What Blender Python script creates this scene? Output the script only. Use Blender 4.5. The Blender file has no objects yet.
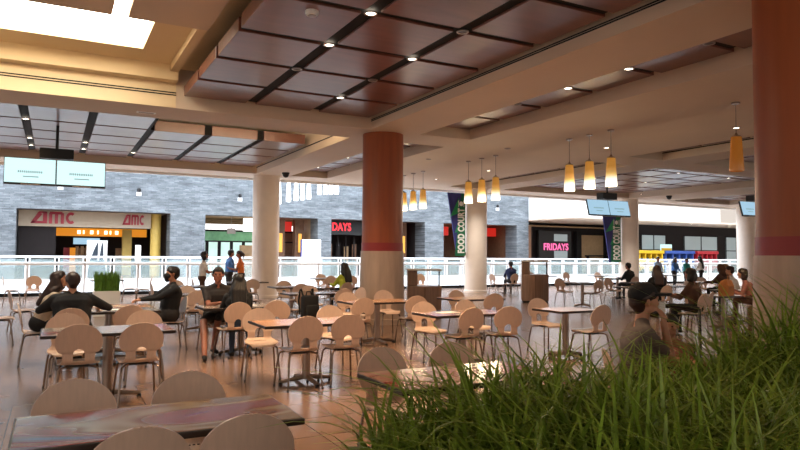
import bpy, bmesh, math, random
import numpy as np
from mathutils import Vector, Matrix
random.seed(7); R = math.radians; PI = math.pi
scn = bpy.context.scene; COL = scn.collection

# ------------------------------------------------------------------ materials
def lin(h):
    h = h.lstrip('#'); o = []
    for i in (0, 2, 4):
        c = int(h[i:i+2], 16)/255
        o.append(c/12.92 if c <= .04045 else ((c+.055)/1.055)**2.4)
    return (*o, 1)
MATS = {}
def mat(name, col, rough=.5, metal=0., emit=None, es=1., noise=0., nscale=4., stretch=(1, 1, 1), coat=0., bump=0.):
    m = bpy.data.materials.new(name); m.use_nodes = True
    nt = m.node_tree; b = nt.nodes['Principled BSDF']
    c = lin(col); b.inputs['Base Color'].default_value = c
    b.inputs['Roughness'].default_value = rough; b.inputs['Metallic'].default_value = metal
    if coat: b.inputs['Coat Weight'].default_value = coat; b.inputs['Coat Roughness'].default_value = .15
    if noise or bump:
        tc = nt.nodes.new('ShaderNodeTexCoord'); mp = nt.nodes.new('ShaderNodeMapping')
        mp.inputs['Scale'].default_value = stretch
        nz = nt.nodes.new('ShaderNodeTexNoise'); nz.inputs['Scale'].default_value = nscale; nz.inputs['Detail'].default_value = 6
        nt.links.new(tc.outputs['Object'], mp.inputs['Vector']); nt.links.new(mp.outputs['Vector'], nz.inputs['Vector'])
        if noise:
            cr = nt.nodes.new('ShaderNodeValToRGB')
            cr.color_ramp.elements[0].position = .3; cr.color_ramp.elements[1].position = .7
            cr.color_ramp.elements[0].color = (*[x*(1-noise) for x in c[:3]], 1)
            cr.color_ramp.elements[1].color = (*[min(1, x*(1+noise)) for x in c[:3]], 1)
            nt.links.new(nz.outputs['Fac'], cr.inputs['Fac']); nt.links.new(cr.outputs['Color'], b.inputs['Base Color'])
        if bump:
            bp = nt.nodes.new('ShaderNodeBump'); bp.inputs['Strength'].default_value = bump; bp.inputs['Distance'].default_value = .02
            nt.links.new(nz.outputs['Fac'], bp.inputs['Height']); nt.links.new(bp.outputs['Normal'], b.inputs['Normal'])
    if emit:
        b.inputs['Emission Color'].default_value = lin(emit); b.inputs['Emission Strength'].default_value = es
    MATS[name] = m
    return m
def glassmat(name, col, alpha, rough=.05):
    m = mat(name, col, rough); m.node_tree.nodes['Principled BSDF'].inputs['Alpha'].default_value = alpha
    return m

M_soffit = mat('painted_soffit', '#d4c1ac', .7, noise=.04, nscale=.7)
M_warm = mat('warm_painted_plaster', '#e6d0a8', .7, noise=.03, nscale=.8)
M_panel = mat('mahogany_laminate', '#724438', .34, noise=.16, nscale=1.2, stretch=(1, 5, 1), coat=.35)
M_dark = mat('dark_groove_metal', '#0b0706', .85)
M_redcol = mat('cherry_column_veneer', '#94491c', .42, noise=.12, nscale=2.5, stretch=(4, 4, .3))
M_band = mat('red_column_band', '#8e2420', .4)
M_stonebase = mat('tan_column_stone', '#b09a88', .45, noise=.12, nscale=3, stretch=(3, 3, .4))
M_white = mat('cream_column_plaster', '#eadccd', .55, noise=.03)
M_wht = mat('white_paint', '#f0f0ee', .5, noise=.02)
M_lam = mat('tan_chair_laminate', '#d3b7a4', .38, noise=.05, nscale=9, stretch=(6, 1, 1))
M_edge = mat('dark_table_edge', '#2a1d18', .4)
M_steel = mat('satin_steel', '#a08f83', .3, metal=.9)
M_chrome = mat('dark_chrome_tube', '#8d7d72', .25, metal=.95)
M_black = mat('black_plastic', '#0d0d0e', .45)
M_top = mat('peach_tabletop_laminate', '#c79673', .16, noise=.05, nscale=6, stretch=(1, 6, 1))
M_topgrey = mat('grey_tabletop_laminate', '#9d9289', .18, noise=.05, nscale=6)
M_topwhite = mat('pale_tabletop_laminate', '#d9d2c8', .16, noise=.04, nscale=5)
M_wood = mat('brown_bin_wood', '#8a6a54', .3, noise=.2, nscale=3, stretch=(8, 8, .5))
M_grass = mat('plastic_grass', '#7d9733', .40, noise=.4, nscale=9)
M_hedge = mat('green_grass_box', '#5f8a2c', .6, noise=.3, nscale=12)
M_soil = mat('dark_planter_filling', '#1c150f', .9, noise=.3)
M_pbox = mat('planter_panel', '#5a4434', .5, noise=.1)
M_skin1 = mat('skin_fair', '#c08a6c', .5, noise=.05)
M_skin2 = mat('skin_tan', '#99604a', .5, noise=.05)
M_hair = mat('black_hair', '#130d0b', .45, noise=.3, nscale=30, stretch=(6, 6, 1))
M_hairb = mat('brown_hair', '#33201a', .45, noise=.3, nscale=30, stretch=(6, 6, 1))
M_eye = mat('eye_dark', '#120c0a', .2)
def cloth(name, col): return mat(name, col, .85, noise=.1, nscale=12, bump=.2)
C_black = cloth('black_cloth', '#17181b'); C_char = cloth('charcoal_cloth', '#2d2a2b'); C_beige = cloth('beige_cloth', '#c3b09a')
C_white = cloth('white_cloth', '#e3ded8'); C_navy = cloth('navy_cloth', '#18244d'); C_orange = cloth('orange_cloth', '#e07a3c')
C_blue = cloth('blue_cloth', '#4a78b8'); C_lblue = cloth('pale_blue_cloth', '#a9c4dc'); C_teal = cloth('teal_cloth', '#2f8d86')
C_grey = cloth('grey_shirt_cloth', '#6c625c'); C_brown = cloth('brown_cloth', '#4f3527'); C_khaki = cloth('khaki_cloth', '#7b6248')
C_jean = cloth('denim_cloth', '#38465c'); C_lime = cloth('lime_cloth', '#b6c23a'); C_pink = cloth('dusty_pink_cloth', '#a86f60')
C_shoe = cloth('shoe_cloth', '#151313'); C_short = cloth('dark_shorts_cloth', '#2b2524'); C_tan = cloth('light_trousers_cloth', '#a08a78')

def nodes_of(m): return m.node_tree, m.node_tree.nodes, m.node_tree.links
# floor: large tan tiles with thin joints
M_floor = mat('tan_floor_tile', '#a5795c', .3, coat=.3)
nt, N, L = nodes_of(M_floor); b = N['Principled BSDF']
tc = N.new('ShaderNodeTexCoord'); mp = N.new('ShaderNodeMapping'); mp.inputs['Location'].default_value = (.33, .1, 0)
br = N.new('ShaderNodeTexBrick'); br.offset = 0; br.inputs['Scale'].default_value = 1; br.inputs['Mortar Size'].default_value = .006
br.inputs['Brick Width'].default_value = .61; br.inputs['Row Height'].default_value = .61; br.inputs['Mortar Smooth'].default_value = .3
br.inputs['Color1'].default_value = lin('#937561'); br.inputs['Color2'].default_value = lin('#896c58'); br.inputs['Mortar'].default_value = lin('#5a4436')
nz = N.new('ShaderNodeTexNoise'); nz.inputs['Scale'].default_value = 2.2; nz.inputs['Detail'].default_value = 8
mx = N.new('ShaderNodeMix'); mx.data_type = 'RGBA'; mx.blend_type = 'MULTIPLY'; mx.inputs['Factor'].default_value = .22
cr = N.new('ShaderNodeValToRGB'); cr.color_ramp.elements[0].color = (.55, .55, .55, 1); cr.color_ramp.elements[1].color = (1, 1, 1, 1)
cr.color_ramp.elements[0].position = .3; cr.color_ramp.elements[1].position = .65
L.new(tc.outputs['Object'], mp.inputs['Vector']); L.new(mp.outputs['Vector'], br.inputs['Vector']); L.new(tc.outputs['Object'], nz.inputs['Vector'])
L.new(nz.outputs['Fac'], cr.inputs['Fac']); L.new(br.outputs['Color'], mx.inputs['A']); L.new(cr.outputs['Color'], mx.inputs['B'])
L.new(mx.outputs['Result'], b.inputs['Base Color'])
rr = N.new('ShaderNodeMapRange'); rr.inputs['To Min'].default_value = .24; rr.inputs['To Max'].default_value = .29
L.new(nz.outputs['Fac'], rr.inputs['Value']); L.new(rr.outputs['Result'], b.inputs['Roughness'])
# ledger stone
M_stone = mat('grey_ledger_stone', '#8f97a3', .8)
nt, N, L = nodes_of(M_stone); b = N['Principled BSDF']
tc = N.new('ShaderNodeTexCoord'); mp = N.new('ShaderNodeMapping'); mp.inputs['Rotation'].default_value = (R(90), 0, 0)
br = N.new('ShaderNodeTexBrick'); br.inputs['Scale'].default_value = 1; br.inputs['Brick Width'].default_value = .55; br.inputs['Row Height'].default_value = .085; br.offset = .37; br.squash = .6; br.squash_frequency = 3
br.inputs['Mortar Size'].default_value = .008; br.inputs['Color1'].default_value = lin('#8b9296'); br.inputs['Color2'].default_value = lin('#6d7478'); br.inputs['Mortar'].default_value = lin('#585d61')
n1 = N.new('ShaderNodeTexNoise'); n1.inputs['Scale'].default_value = 1.1; n1.inputs['Detail'].default_value = 9; n1.inputs['Roughness'].default_value = .7
mp2 = N.new('ShaderNodeMapping'); mp2.inputs['Scale'].default_value = (.6, .6, 2.2)
cr = N.new('ShaderNodeValToRGB'); cr.color_ramp.elements[0].color = (.45, .46, .48, 1); cr.color_ramp.elements[1].color = (1, 1, 1, 1)
cr.color_ramp.elements[0].position = .38; cr.color_ramp.elements[1].position = .62
mx = N.new('ShaderNodeMix'); mx.data_type = 'RGBA'; mx.blend_type = 'MULTIPLY'; mx.inputs['Factor'].default_value = .8
L.new(tc.outputs['Object'], mp.inputs['Vector']); L.new(mp.outputs['Vector'], br.inputs['Vector'])
L.new(tc.outputs['Object'], mp2.inputs['Vector']); L.new(mp2.outputs['Vector'], n1.inputs['Vector']); L.new(n1.outputs['Fac'], cr.inputs['Fac'])
L.new(br.outputs['Color'], mx.inputs['A']); L.new(cr.outputs['Color'], mx.inputs['B']); L.new(mx.outputs['Result'], b.inputs['Base Color'])
# printed tabletops
def printed(name, cols, scale, rot=0):
    m = mat(name, '#999999', .12, coat=.6)
    nt, N, L = nodes_of(m); b = N['Principled BSDF']
    tc = N.new('ShaderNodeTexCoord'); mp = N.new('ShaderNodeMapping'); mp.inputs['Scale'].default_value = (1.0, 2.2, 1); mp.inputs['Rotation'].default_value = (0, 0, rot)
    mp.inputs['Location'].default_value = (.37, .1, 0)
    nz = N.new('ShaderNodeTexNoise'); nz.inputs['Scale'].default_value = scale; nz.inputs['Detail'].default_value = 1.0; nz.inputs['Distortion'].default_value = .8
    cr = N.new('ShaderNodeValToRGB'); cr.color_ramp.interpolation = 'EASE'
    e = cr.color_ramp.elements
    e[0].position = .3; e[0].color = lin(cols[0]); e[1].position = .72; e[1].color = lin(cols[-1])
    for i, c in enumerate(cols[1:-1]):
        k = e.new(.3+.42*(i+1)/(len(cols)-1)); k.color = lin(c)
    L.new(tc.outputs['Object'], mp.inputs['Vector']); L.new(mp.outputs['Vector'], nz.inputs['Vector']); L.new(nz.outputs['Fac'], cr.inputs['Fac'])
    L.new(cr.outputs['Color'], b.inputs['Base Color'])
    return m
M_print = printed('printed_tabletop', ['#6f9be0', '#8f7a9a', '#b8323a', '#a8745c', '#c8b08a', '#a8875f', '#8f8672', '#cbb898'], .9)
M_print2 = printed('printed_tabletop_pale', ['#b03a34', '#d9c6bb', '#d6d0c6', '#cfd2d2', '#d8cdbb'], 1.5)
M_print3 = printed('printed_tabletop_pink', ['#b5504c', '#c59182', '#c8a892', '#b9a18f'], 1.4)
# pendant glass: amber dyed at the top, clear white at the bottom, lit by the bulb inside
M_amber = mat('amber_pendant_glass', '#d89232', .3)
nt, N, L = nodes_of(M_amber); b = N['Principled BSDF']
tc = N.new('ShaderNodeTexCoord'); sp = N.new('ShaderNodeSeparateXYZ'); cr = N.new('ShaderNodeValToRGB')
e = cr.color_ramp.elements; e[0].position = .2; e[0].color = (1, .95, .82, 1); e[1].position = .7; e[1].color = lin('#c98f3e')
k = e.new(.42); k.color = lin('#f0c878')
L.new(tc.outputs['Generated'], sp.inputs['Vector']); L.new(sp.outputs['Z'], cr.inputs['Fac'])
L.new(cr.outputs['Color'], b.inputs['Base Color']); L.new(cr.outputs['Color'], b.inputs['Emission Color']); 
ms = N.new('ShaderNodeMapRange'); ms.inputs['From Min'].default_value = .1; ms.inputs['From Max'].default_value = .5; ms.inputs['To Min'].default_value = 1.5; ms.inputs['To Max'].default_value = .42
L.new(sp.outputs['Z'], ms.inputs['Value']); L.new(ms.outputs['Result'], b.inputs['Emission Strength'])
M_amberoff = mat('amber_pendant_glass_faint_glow', '#c98430', .25, coat=.5, emit='#a8641c', es=.18)  # weak glow put into the glass itself, its lamp being off
M_screen = mat('pale_blue_screen', '#101418', .3, emit='#cdf3f2', es=1.12)
M_screen2 = mat('blue_screen', '#101418', .3, emit='#a9cfe6', es=.85)
M_scrtext = mat('grey_screen_text', '#101418', .3, emit='#8aa9ac', es=.8)
M_lamp = mat('lamp_disc', '#ffffff', .4, emit='#fff0d8', es=9)
M_lampoff = mat('lamp_disc_unlit', '#4a3a33', .4)
M_sky = mat('skylight_glazing', '#ffffff', .4, emit='#fff6e4', es=9.0)
M_sky2 = mat('atrium_skylight_glazing', '#ffffff', .4, emit='#e6f0ff', es=4.2)
M_whitel = mat('frosted_white_shade', '#ffffff', .4, emit='#ffffff', es=1.6)
M_glass = glassmat('railing_glass', '#cfe6e4', .16, .03)
M_redneon = mat('red_lit_letters', '#b01020', .4, emit='#ff3440', es=1.5)
M_pinkneon = mat('pink_lit_letters', '#c05080', .4, emit='#ff6fa8', es=1.1)
M_amcred = mat('red_sign_letters', '#a3182c', .4)
M_amcfas = mat('beige_sign_fascia', '#b7a68f', .6, noise=.04)
M_yellow = mat('yellow_store_column', '#d4b35a', .5, noise=.05)
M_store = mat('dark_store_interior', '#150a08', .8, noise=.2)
M_storebr = mat('brown_store_wall', '#6b4a33', .6, noise=.2)
M_storetan = mat('tan_store_wall', '#a4855f', .6, noise=.1)
M_orange = mat('orange_lit_fascia', '#c07820', .5, emit='#e08a20', es=.7)
M_litletters = mat('white_lit_letters', '#ffffff', .5, emit='#fff3c8', es=2)
M_poster = mat('poster_dark', '#22303c', .5); M_posterw = mat('poster_white', '#e8e6e0', .5)
M_red = mat('red_paint', '#b1202c', .4); M_bluep = mat('blue_paint', '#31509c', .4); M_yel = mat('yellow_paint', '#e2b51e', .4)
M_winlit = mat('frosted_store_window', '#8e9a9c', .3, emit='#9aa6a6', es=.4)
M_green = mat('green_banner', '#0f6a45', .6); M_bpurp = mat('purple_banner', '#33357a', .6); M_bgreen2 = mat('bright_green_banner', '#23965c', .6)
M_letw = mat('white_letters', '#f4f4f0', .6)
M_doorglass = mat('daylit_door_glass', '#9fc0b4', .2, emit='#c9e6dc', es=.7, noise=.3, nscale=.8)
M_greenview = mat('daylit_transom_glass', '#5a8a62', .3, noise=.6, nscale=1.3, emit='#5f9a70', es=.35)
M_redlamp = mat('red_lit_shade', '#a01818', .5, emit='#d02818', es=.6)
M_goldlamp = mat('gold_wall_light', '#c89038', .4, emit='#e0a040', es=.9)
M_bag = mat('kraft_paper', '#b9763a', .7, noise=.2)
M_slab = mat('white_slab_edge', '#f2f4f4', .6)

# ------------------------------------------------------------------ object helpers
def tag(o, label=None, cat=None, group=None, kind=None):
    if label: o['label'] = label
    if cat: o['category'] = cat
    if group: o['group'] = group
    if kind: o['kind'] = kind
    return o
def link(o, parent=None):
    COL.objects.link(o)
    if parent is not None: o.parent = parent
    return o
def empty(name, loc=(0, 0, 0), rz=0, label=None, cat=None, group=None, kind=None):
    o = bpy.data.objects.new(name, None); o.empty_display_size = .1
    o.location = loc; o.rotation_euler = (0, 0, rz); link(o)
    return tag(o, label, cat, group, kind)
class MB:
    """collects shapes of ONE object"""
    def __init__(s): s.v, s.f = [], []
    def add(s, v, f):
        n = len(s.v); s.v += [tuple(p) for p in v]; s.f += [tuple(i+n for i in q) for q in f]; return s
    def box(s, x0, x1, y0, y1, z0, z1):
        v = [(x, y, z) for z in (z0, z1) for y in (y0, y1) for x in (x0, x1)]
        return s.add(v, [(0, 2, 3, 1), (4, 5, 7, 6), (0, 1, 5, 4), (2, 6, 7, 3), (0, 4, 6, 2), (1, 3, 7, 5)])
    def cbox(s, x0, x1, y0, y1, z0, z1, c):
        "box with chamfered edges"
        bm = bmesh.new(); bmesh.ops.create_cube(bm, size=1)
        for v in bm.verts: v.co = Vector(((x0+x1)/2+v.co.x*(x1-x0), (y0+y1)/2+v.co.y*(y1-y0), (z0+z1)/2+v.co.z*(z1-z0)))
        bmesh.ops.bevel(bm, geom=bm.edges[:], offset=c, segments=2, affect='EDGES', profile=.5)
        bm.verts.index_update(); s.add([v.co for v in bm.verts], [[v.index for v in f.verts] for f in bm.faces]); bm.free(); return s
    def lathe(s, prof, n=24, c=(0, 0), cap=True):
        v, f = [], []
        for r, z in prof:
            for i in range(n): a = 2*PI*i/n; v.append((c[0]+r*math.cos(a), c[1]+r*math.sin(a), z))
        for k in range(len(prof)-1):
            for i in range(n): j = (i+1) % n; f.append((k*n+i, k*n+j, (k+1)*n+j, (k+1)*n+i))
        if cap: f.append(tuple(range(n))[::-1]); f.append(tuple((len(prof)-1)*n+i for i in range(n)))
        return s.add(v, f)
    def tube(s, pts, r, n=8, cap=True):
        pts = [Vector(p) for p in pts]; rs = r if isinstance(r, (list, tuple)) else [r]*len(pts)
        v, f = [], []; up = None
        for k, p in enumerate(pts):
            d = (pts[min(k+1, len(pts)-1)]-pts[max(k-1, 0)]).normalized()
            if up is None: up = Vector((0, 0, 1)) if abs(d.z) < .9 else Vector((1, 0, 0))
            a = d.cross(up).normalized(); bb = a.cross(d).normalized(); up = bb
            for i in range(n):
                t = 2*PI*i/n; v.append(p+rs[k]*(math.cos(t)*a+math.sin(t)*bb))
        for k in range(len(pts)-1):
            for i in range(n): j = (i+1) % n; f.append((k*n+i, (k+1)*n+i, (k+1)*n+j, k*n+j))
        if cap: f.append(tuple(range(n))); f.append(tuple((len(pts)-1)*n+i for i in range(n))[::-1])
        return s.add(v, f)
    def prism(s, poly, y0, y1):
        "polygon in x,z extruded along y"
        n = len(poly); v = [(x, y0, z) for x, z in poly]+[(x, y1, z) for x, z in poly]
        f = [tuple(range(n)), tuple(range(n, 2*n))[::-1]]+[(i, i+n, (i+1) % n+n, (i+1) % n) for i in range(n)]
        return s.add(v, f)
    def mesh(s, name):
        me = bpy.data.meshes.new(name); me.from_pydata(s.v, [], s.f); me.update()
        bm = bmesh.new(); bm.from_mesh(me); bmesh.ops.recalc_face_normals(bm, faces=bm.faces); bm.to_mesh(me); bm.free()
        return me
    def build(s, name, m, parent=None, smooth=False, kind=None, label=None, loc=None):
        me = s.mesh(name); me.materials.append(m)
        if smooth:
            me.polygons.foreach_set('use_smooth', [True]*len(me.polygons))
            try: me.set_sharp_from_angle(angle=R(40))
            except Exception: pass
        o = bpy.data.objects.new(name, me); link(o, parent)
        if loc: o.location = loc
        if kind: o['kind'] = kind
        if label: o['label'] = label
        return o
def copy_tree(o, parent=None):
    c = o.copy(); COL.objects.link(c)
    if parent is not None: c.parent = parent
    for ch in list(o.children): copy_tree(ch, c)
    return c
def text_mesh(txt, size, depth=.02, spacing=1.0, bold=0.):
    cu = bpy.data.curves.new('txt', 'FONT'); cu.body = txt; cu.size = size; cu.extrude = depth/2; cu.space_character = spacing; cu.offset = bold
    o = bpy.data.objects.new('txt', cu); COL.objects.link(o)
    me = bpy.data.meshes.new_from_object(o.evaluated_get(bpy.context.evaluated_depsgraph_get()))
    bpy.data.objects.remove(o); bpy.data.curves.remove(cu)
    return me
def letters(name, txt, x0, x1, z0, z1, y, m, parent, vertical=False, depth=.03, bold=0.):
    "letters on a wall facing -Y filling the box x0..x1, z0..z1; vertical = reading upward"
    me = text_mesh(txt, 1, depth, 1.05, bold)
    co = np.array([v.co[:] for v in me.vertices]); lo, hi = co.min(0), co.max(0)
    for v, p in zip(me.vertices, co):
        a, bq = (p[0]-lo[0])/(hi[0]-lo[0]), (p[1]-lo[1])/(hi[1]-lo[1])
        if vertical: v.co = (x1-bq*(x1-x0), y-p[2], z0+a*(z1-z0))
        else: v.co = (x0+a*(x1-x0), y-p[2], z0+bq*(z1-z0))
    me.materials.clear(); me.materials.append(m)
    o = bpy.data.objects.new(name, me); link(o, parent); return o

# ------------------------------------------------------------------ camera
F = 650.; YAW, PITCH, ROLL, H = R(28), math.atan(29.7/650), R(.44), 1.58
f = Vector((math.sin(YAW)*math.cos(PITCH), math.cos(YAW)*math.cos(PITCH), math.sin(PITCH)))
r0 = Vector((math.cos(YAW), -math.sin(YAW), 0)); u0 = r0.cross(f)
r_ = math.cos(ROLL)*r0+math.sin(ROLL)*u0; u_ = -math.sin(ROLL)*r0+math.cos(ROLL)*u0
cam = bpy.data.cameras.new('camera'); co = bpy.data.objects.new('camera', cam); COL.objects.link(co)
cam.sensor_width = 36; cam.lens = 36*F/800; cam.clip_end = 300; cam.clip_start = .05
co.matrix_world = Matrix(((r_.x, u_.x, -f.x, 0), (r_.y, u_.y, -f.y, 0), (r_.z, u_.z, -f.z, H), (0, 0, 0, 1)))
scn.camera = co

# ================================================================== SETTING
MB().box(-14, 48, -4, 26.35, -.5, 0).build('floor', M_floor, kind='structure')
MB().box(-14, 75, 39.2, 60, -.5, 0).build('floor_across', M_floor, kind='structure')
MB().box(-14, 75, 39.05, 39.2, -1.1, .06).build('trim_1', M_slab, kind='structure')
MB().box(-14, 48, 26.35, 26.45, -.9, .05).build('trim_2', M_slab, kind='structure')
MB().box(-30, 90, 24, 60, -5.2, -5).build('floor_lower', M_slab, kind='structure')
# ceiling: plaster soffits and beams at 4.38 m, recesses to 5.15 m
Z0 = 4.38
cb = MB()
BX = [(-2.95, -1.7), (6.2, 7.45), (15.6, 16.85), (24.4, 25.65), (33.5, 34.75), (42.6, 43.85)]
for a, c in BX: cb.box(a, c, -4, 23.75, Z0, 5.15)
for a, c in [(-14, -2.95), (-1.7, 6.2), (7.45, 15.6), (16.85, 24.4), (25.65, 33.5), (34.75, 42.6)]:
    for y0, y1 in [(3.4, 4.6), (13.05, 14.25), (22.4, 23.75)]: cb.box(a, c, y0, y1, Z0, 5.15)
for y0, y1 in [(-4, 3.4), (4.6, 13.05), (14.25, 22.4)]:
    cb.box(8.85, 14.2, y0, y1, Z0, 5.15)
    cb.box(25.65, 27.2, y0, y1, Z0, 5.15); cb.box(31.9, 33.5, y0, y1, Z0, 5.15)
cb.build('ceiling', M_soffit, kind='structure')
rf = MB()
rf.box(-14, 48, 12.05, 23.75, 5.15, 5.3).box(-14, 48, -4, 6.0, 5.15, 5.3).box(1.28, 48, 6.0, 12.05, 5.15, 5.3).box(-14, -1.65, 6.0, 12.05, 5.15, 5.3)
rf.box(-1.65, .64, 6, 10.12, 5.15, 5.3).box(.86, 1.28, 6, 10.12, 5.15, 5.3)
rf.build('ceiling_recess', M_warm, kind='structure')
MB().box(-1.65, 1.28, 6.0, 12.05, 5.42, 5.45).build('window_skylight', M_sky, kind='structure')
sk = MB().box(-1.75, 1.38, 12.05, 12.1, 5.3, 5.45).box(1.28, 1.33, 6, 12.05, 5.3, 5.45).box(-1.7, -1.65, 6, 12.05, 5.3, 5.45); sk.build('trim_3', M_wht, kind='structure')
# ledges and twin shadow lines in the skylight recess
MB().box(-1.7, 2.0, 12.8, 13.05, 4.86, 5.15).box(1.85, 2.0, 10.15, 12.8, 5.02, 5.15).build('trim_4', M_warm, kind='structure')
MB().box(-1.7, 2.0, 13.03, 13.05, Z0, 4.86).build('trim_5', M_warm, kind='structure')
MB().box(-1.7, 2.0, 13.02, 13.03, 4.615, 4.635).box(-1.7, 2.0, 13.02, 13.03, 4.66, 4.68).build('trim_6', M_dark, kind='structure')
MB().box(6.19, 6.2, 14.25, 22.4, 4.585, 4.61).box(15.59, 15.6, 4.6, 22.4, 4.585, 4.61).build('trim_7', M_dark, kind='structure')
MB().box(-14, 48, 23.75, 23.85, 4.3, 6.0).build('trim_8', M_wht, kind='structure')
# roof over the atrium: glazed skylight between white beams
MB().box(-30, 60, 23.9, 43.5, 11.0, 11.1).build('window_atrium', M_sky2, kind='structure')
MB().box(-30, 90, 23.75, 23.85, 5.9, 11.1).build('wall_atrium_south', M_wht, kind='structure')

MB().box(-1.65, .64, 4.6, 10.1, 5.0, 5.15).box(.86, 2.0, 4.6, 10.1, 5.0, 5.15).box(.64, .86, 4.6, 6.0, 5.0, 5.15).build('ceiling_step', M_soffit, kind='structure')
MB().box(6.185, 6.2, 4.6, 13.05, 4.555, 4.57).box(6.185, 6.2, 4.6, 13.05, 4.585, 4.60).build('trim_10', M_dark, kind='structure')
# columns
def column(name, x, y, red, b0=1.66, b1=1.85):
    e = empty(name, (x, y, 0), kind='structure')
    if red:
        MB().lathe([(.56, 0), (.56, .12), (.535, .14), (.50, b0)], 40).build('base', M_stonebase, e, True)
        MB().lathe([(.485, b0), (.485, b1)], 40).build('band', M_band, e, True)
        MB().lathe([(.475, b1), (.475, Z0)], 40).build('cladding', M_redcol, e, True)
    else:
        MB().lathe([(.5, 0), (.5, .1), (.475, .12), (.475, Z0)], 40).build('shaft', M_white, e, True)
for x, y in [(6.75, 13.57), (6.83, 3.92), (-2.33, 13.5), (15.9, 13.5)][:2]: column('column_red', x, y, True, *((1.66, 1.85) if y > 10 else (1.60, 1.79)))
for x in (6.74, 15.9, 25.0, 34.15): column('column_white', x, 23.0, False)

# ---- ceiling canopies of mahogany panels
def canopy(label, xs, ys, z=4.6, gx=.075, gy=.075, group='mahogany ceiling canopies', skip=lambda i, j: False, lvl=.2):
    e = empty('ceiling_canopy', (xs[0], ys[0], z), label=label, cat='ceiling panel', group=group)
    X0, Y0 = xs[0], ys[0]
    n = 0
    for j in range(len(ys)-1):
        for i in range(len(xs)-1):
            if skip(i, j): continue
            MB().cbox(xs[i]+gy-X0, xs[i+1]-gy-X0, ys[j]+gx-Y0, ys[j+1]-gx-Y0, 0, lvl, .008).build('panel', M_panel, e); n += 1
    bk = MB()
    for j in range(len(ys)-1):
        for i in range(len(xs)-1):
            if skip(i, j): continue
            bk.box(xs[i]-X0+(.14 if i == 0 or skip(i-1, j) else 0), xs[i+1]-X0-(.14 if i == len(xs)-2 else 0),
                   ys[j]-Y0+(.14 if j == 0 or skip(i, j-1) else 0), ys[j+1]-Y0-(.14 if j == len(ys)-2 else 0), .03, lvl+.02)
    bk.build('backing', M_dark, e)
    hr = MB()
    for x in (xs[0]+.5, xs[-1]-.5):
        for y in (ys[0]+.5, ys[-1]-.5): hr.tube([(x-X0, y-Y0, lvl), (x-X0, y-Y0, 5.15-z)], .012, 6)
    hr.build('hanger', M_dark, e)
    return e
mod = 1.36
X1 = [2.03, 3.42, 4.79, 6.17]
canopy('large mahogany panel ceiling canopy beside the bright skylight, in front of the red column', X1, [4.62, 5.86, 7.25, 8.65, 10.05, 11.5, 12.98], gx=.07, gy=.10)
canopy('mahogany ceiling canopy above the hanging screens by the atrium, stepped along its front', [-3.4+1.75, -.65, .68, 2.03, 3.42, 4.79, 6.12],
       [14.3, 15.2, 16.9, 18.3, 19.7, 21.0, 22.3], skip=lambda i, j: (i >= 3 and j < 2), gx=.055, gy=.09, lvl=.26)
canopy('narrow mahogany ceiling strip with short dark slots just right of the big soffit beam', [7.5, 8.8], [4.65, 5.95, 7.4, 8.8, 10.25, 11.65, 13.0], gx=.075, gy=.05)
canopy('narrow mahogany ceiling strip behind the red column', [7.5, 8.8], [14.3, 15.8, 17.2, 18.6, 20.0, 21.2, 22.35], gx=.075, gy=.05)
canopy('narrow mahogany ceiling strip on the far side of the pendant row', [14.25, 15.55], [4.65, 6.0, 7.4, 8.8, 10.2, 11.6, 13.0], gx=.075, gy=.05)
canopy('narrow mahogany ceiling strip over the white column beyond the amber pendants', [14.25, 15.55], [14.3, 15.8, 17.2, 18.6, 20.0, 21.2, 22.35], gx=.075, gy=.05)
canopy('wide mahogany ceiling canopy above the pair of blue screens', [17.0, 18.4, 19.8, 21.2, 22.6, 24.2], [14.3, 15.9, 17.2, 18.6, 20.0, 21.2, 22.35])
canopy('wide mahogany ceiling canopy partly hidden by the big near red column', [17.0, 18.4, 19.8, 21.2, 22.6, 24.2], [4.65, 6.0, 7.4, 8.8, 10.2, 11.6, 13.0])
canopy('distant mahogany ceiling canopy by the last hanging screen', [27.3, 28.5, 29.8, 31.0, 31.85], [14.3, 15.9, 17.2, 18.6, 20.0, 21.2, 22.35])

# ---- downlights
def spot(x, y, z, w, blend=.8, ang=110, col=(1, .66, .38), rad=.05):
    l = bpy.data.lights.new('downlight_lamp', 'SPOT'); l.energy = w; l.color = col; l.spot_size = R(ang); l.spot_blend = blend; l.shadow_soft_size = rad
    o = bpy.data.objects.new('downlight_lamp', l); COL.objects.link(o); o.location = (x, y, z)
def downlight(x, y, z, label, group, on=True, w=60, col=(1, .66, .38)):
    e = empty('downlight', (x, y, z), label=label, cat='ceiling light', group=group)
    MB().lathe([(.085, 0), (.085, -.015), (.066, -.015), (.06, .0)], 16, cap=False).build('trim_ring', M_steel, e, True)
    MB().lathe([(.066, -.006), (.064, -.002)], 16).build('lamp', M_lamp if on else M_lampoff, e)
    if on: spot(x, y, z-.03, w, col=col)
G1 = 'downlights in the near canopy'
LB = 'small round lit downlight set in the dark joints of the large mahogany ceiling canopy'
for x, y in [(3.42, 8.65), (3.42, 7.25), (4.79, 8.65), (4.79, 11.5), (3.42, 5.86)]: downlight(x, y, 4.6, LB, G1, True, 300)
for x, y in [(4.79, 7.25), (3.42, 10.05), (4.79, 10.05)]: downlight(x, y, 4.6, 'small round unlit downlight in the dark joints of the large mahogany ceiling canopy', 'unlit downlights in the near canopy', False)
for x, y in [(-.65, 15.2), (-.65, 16.9), (-.65, 19.7), (-.65, 21.0), (.68, 19.7), (.68, 21.0), (2.03, 21.0)]:
    downlight(x, y, 4.6, 'small round lit downlight in the canopy joints above the hanging screens', 'downlights in the atrium side canopy', True, 55)
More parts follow.
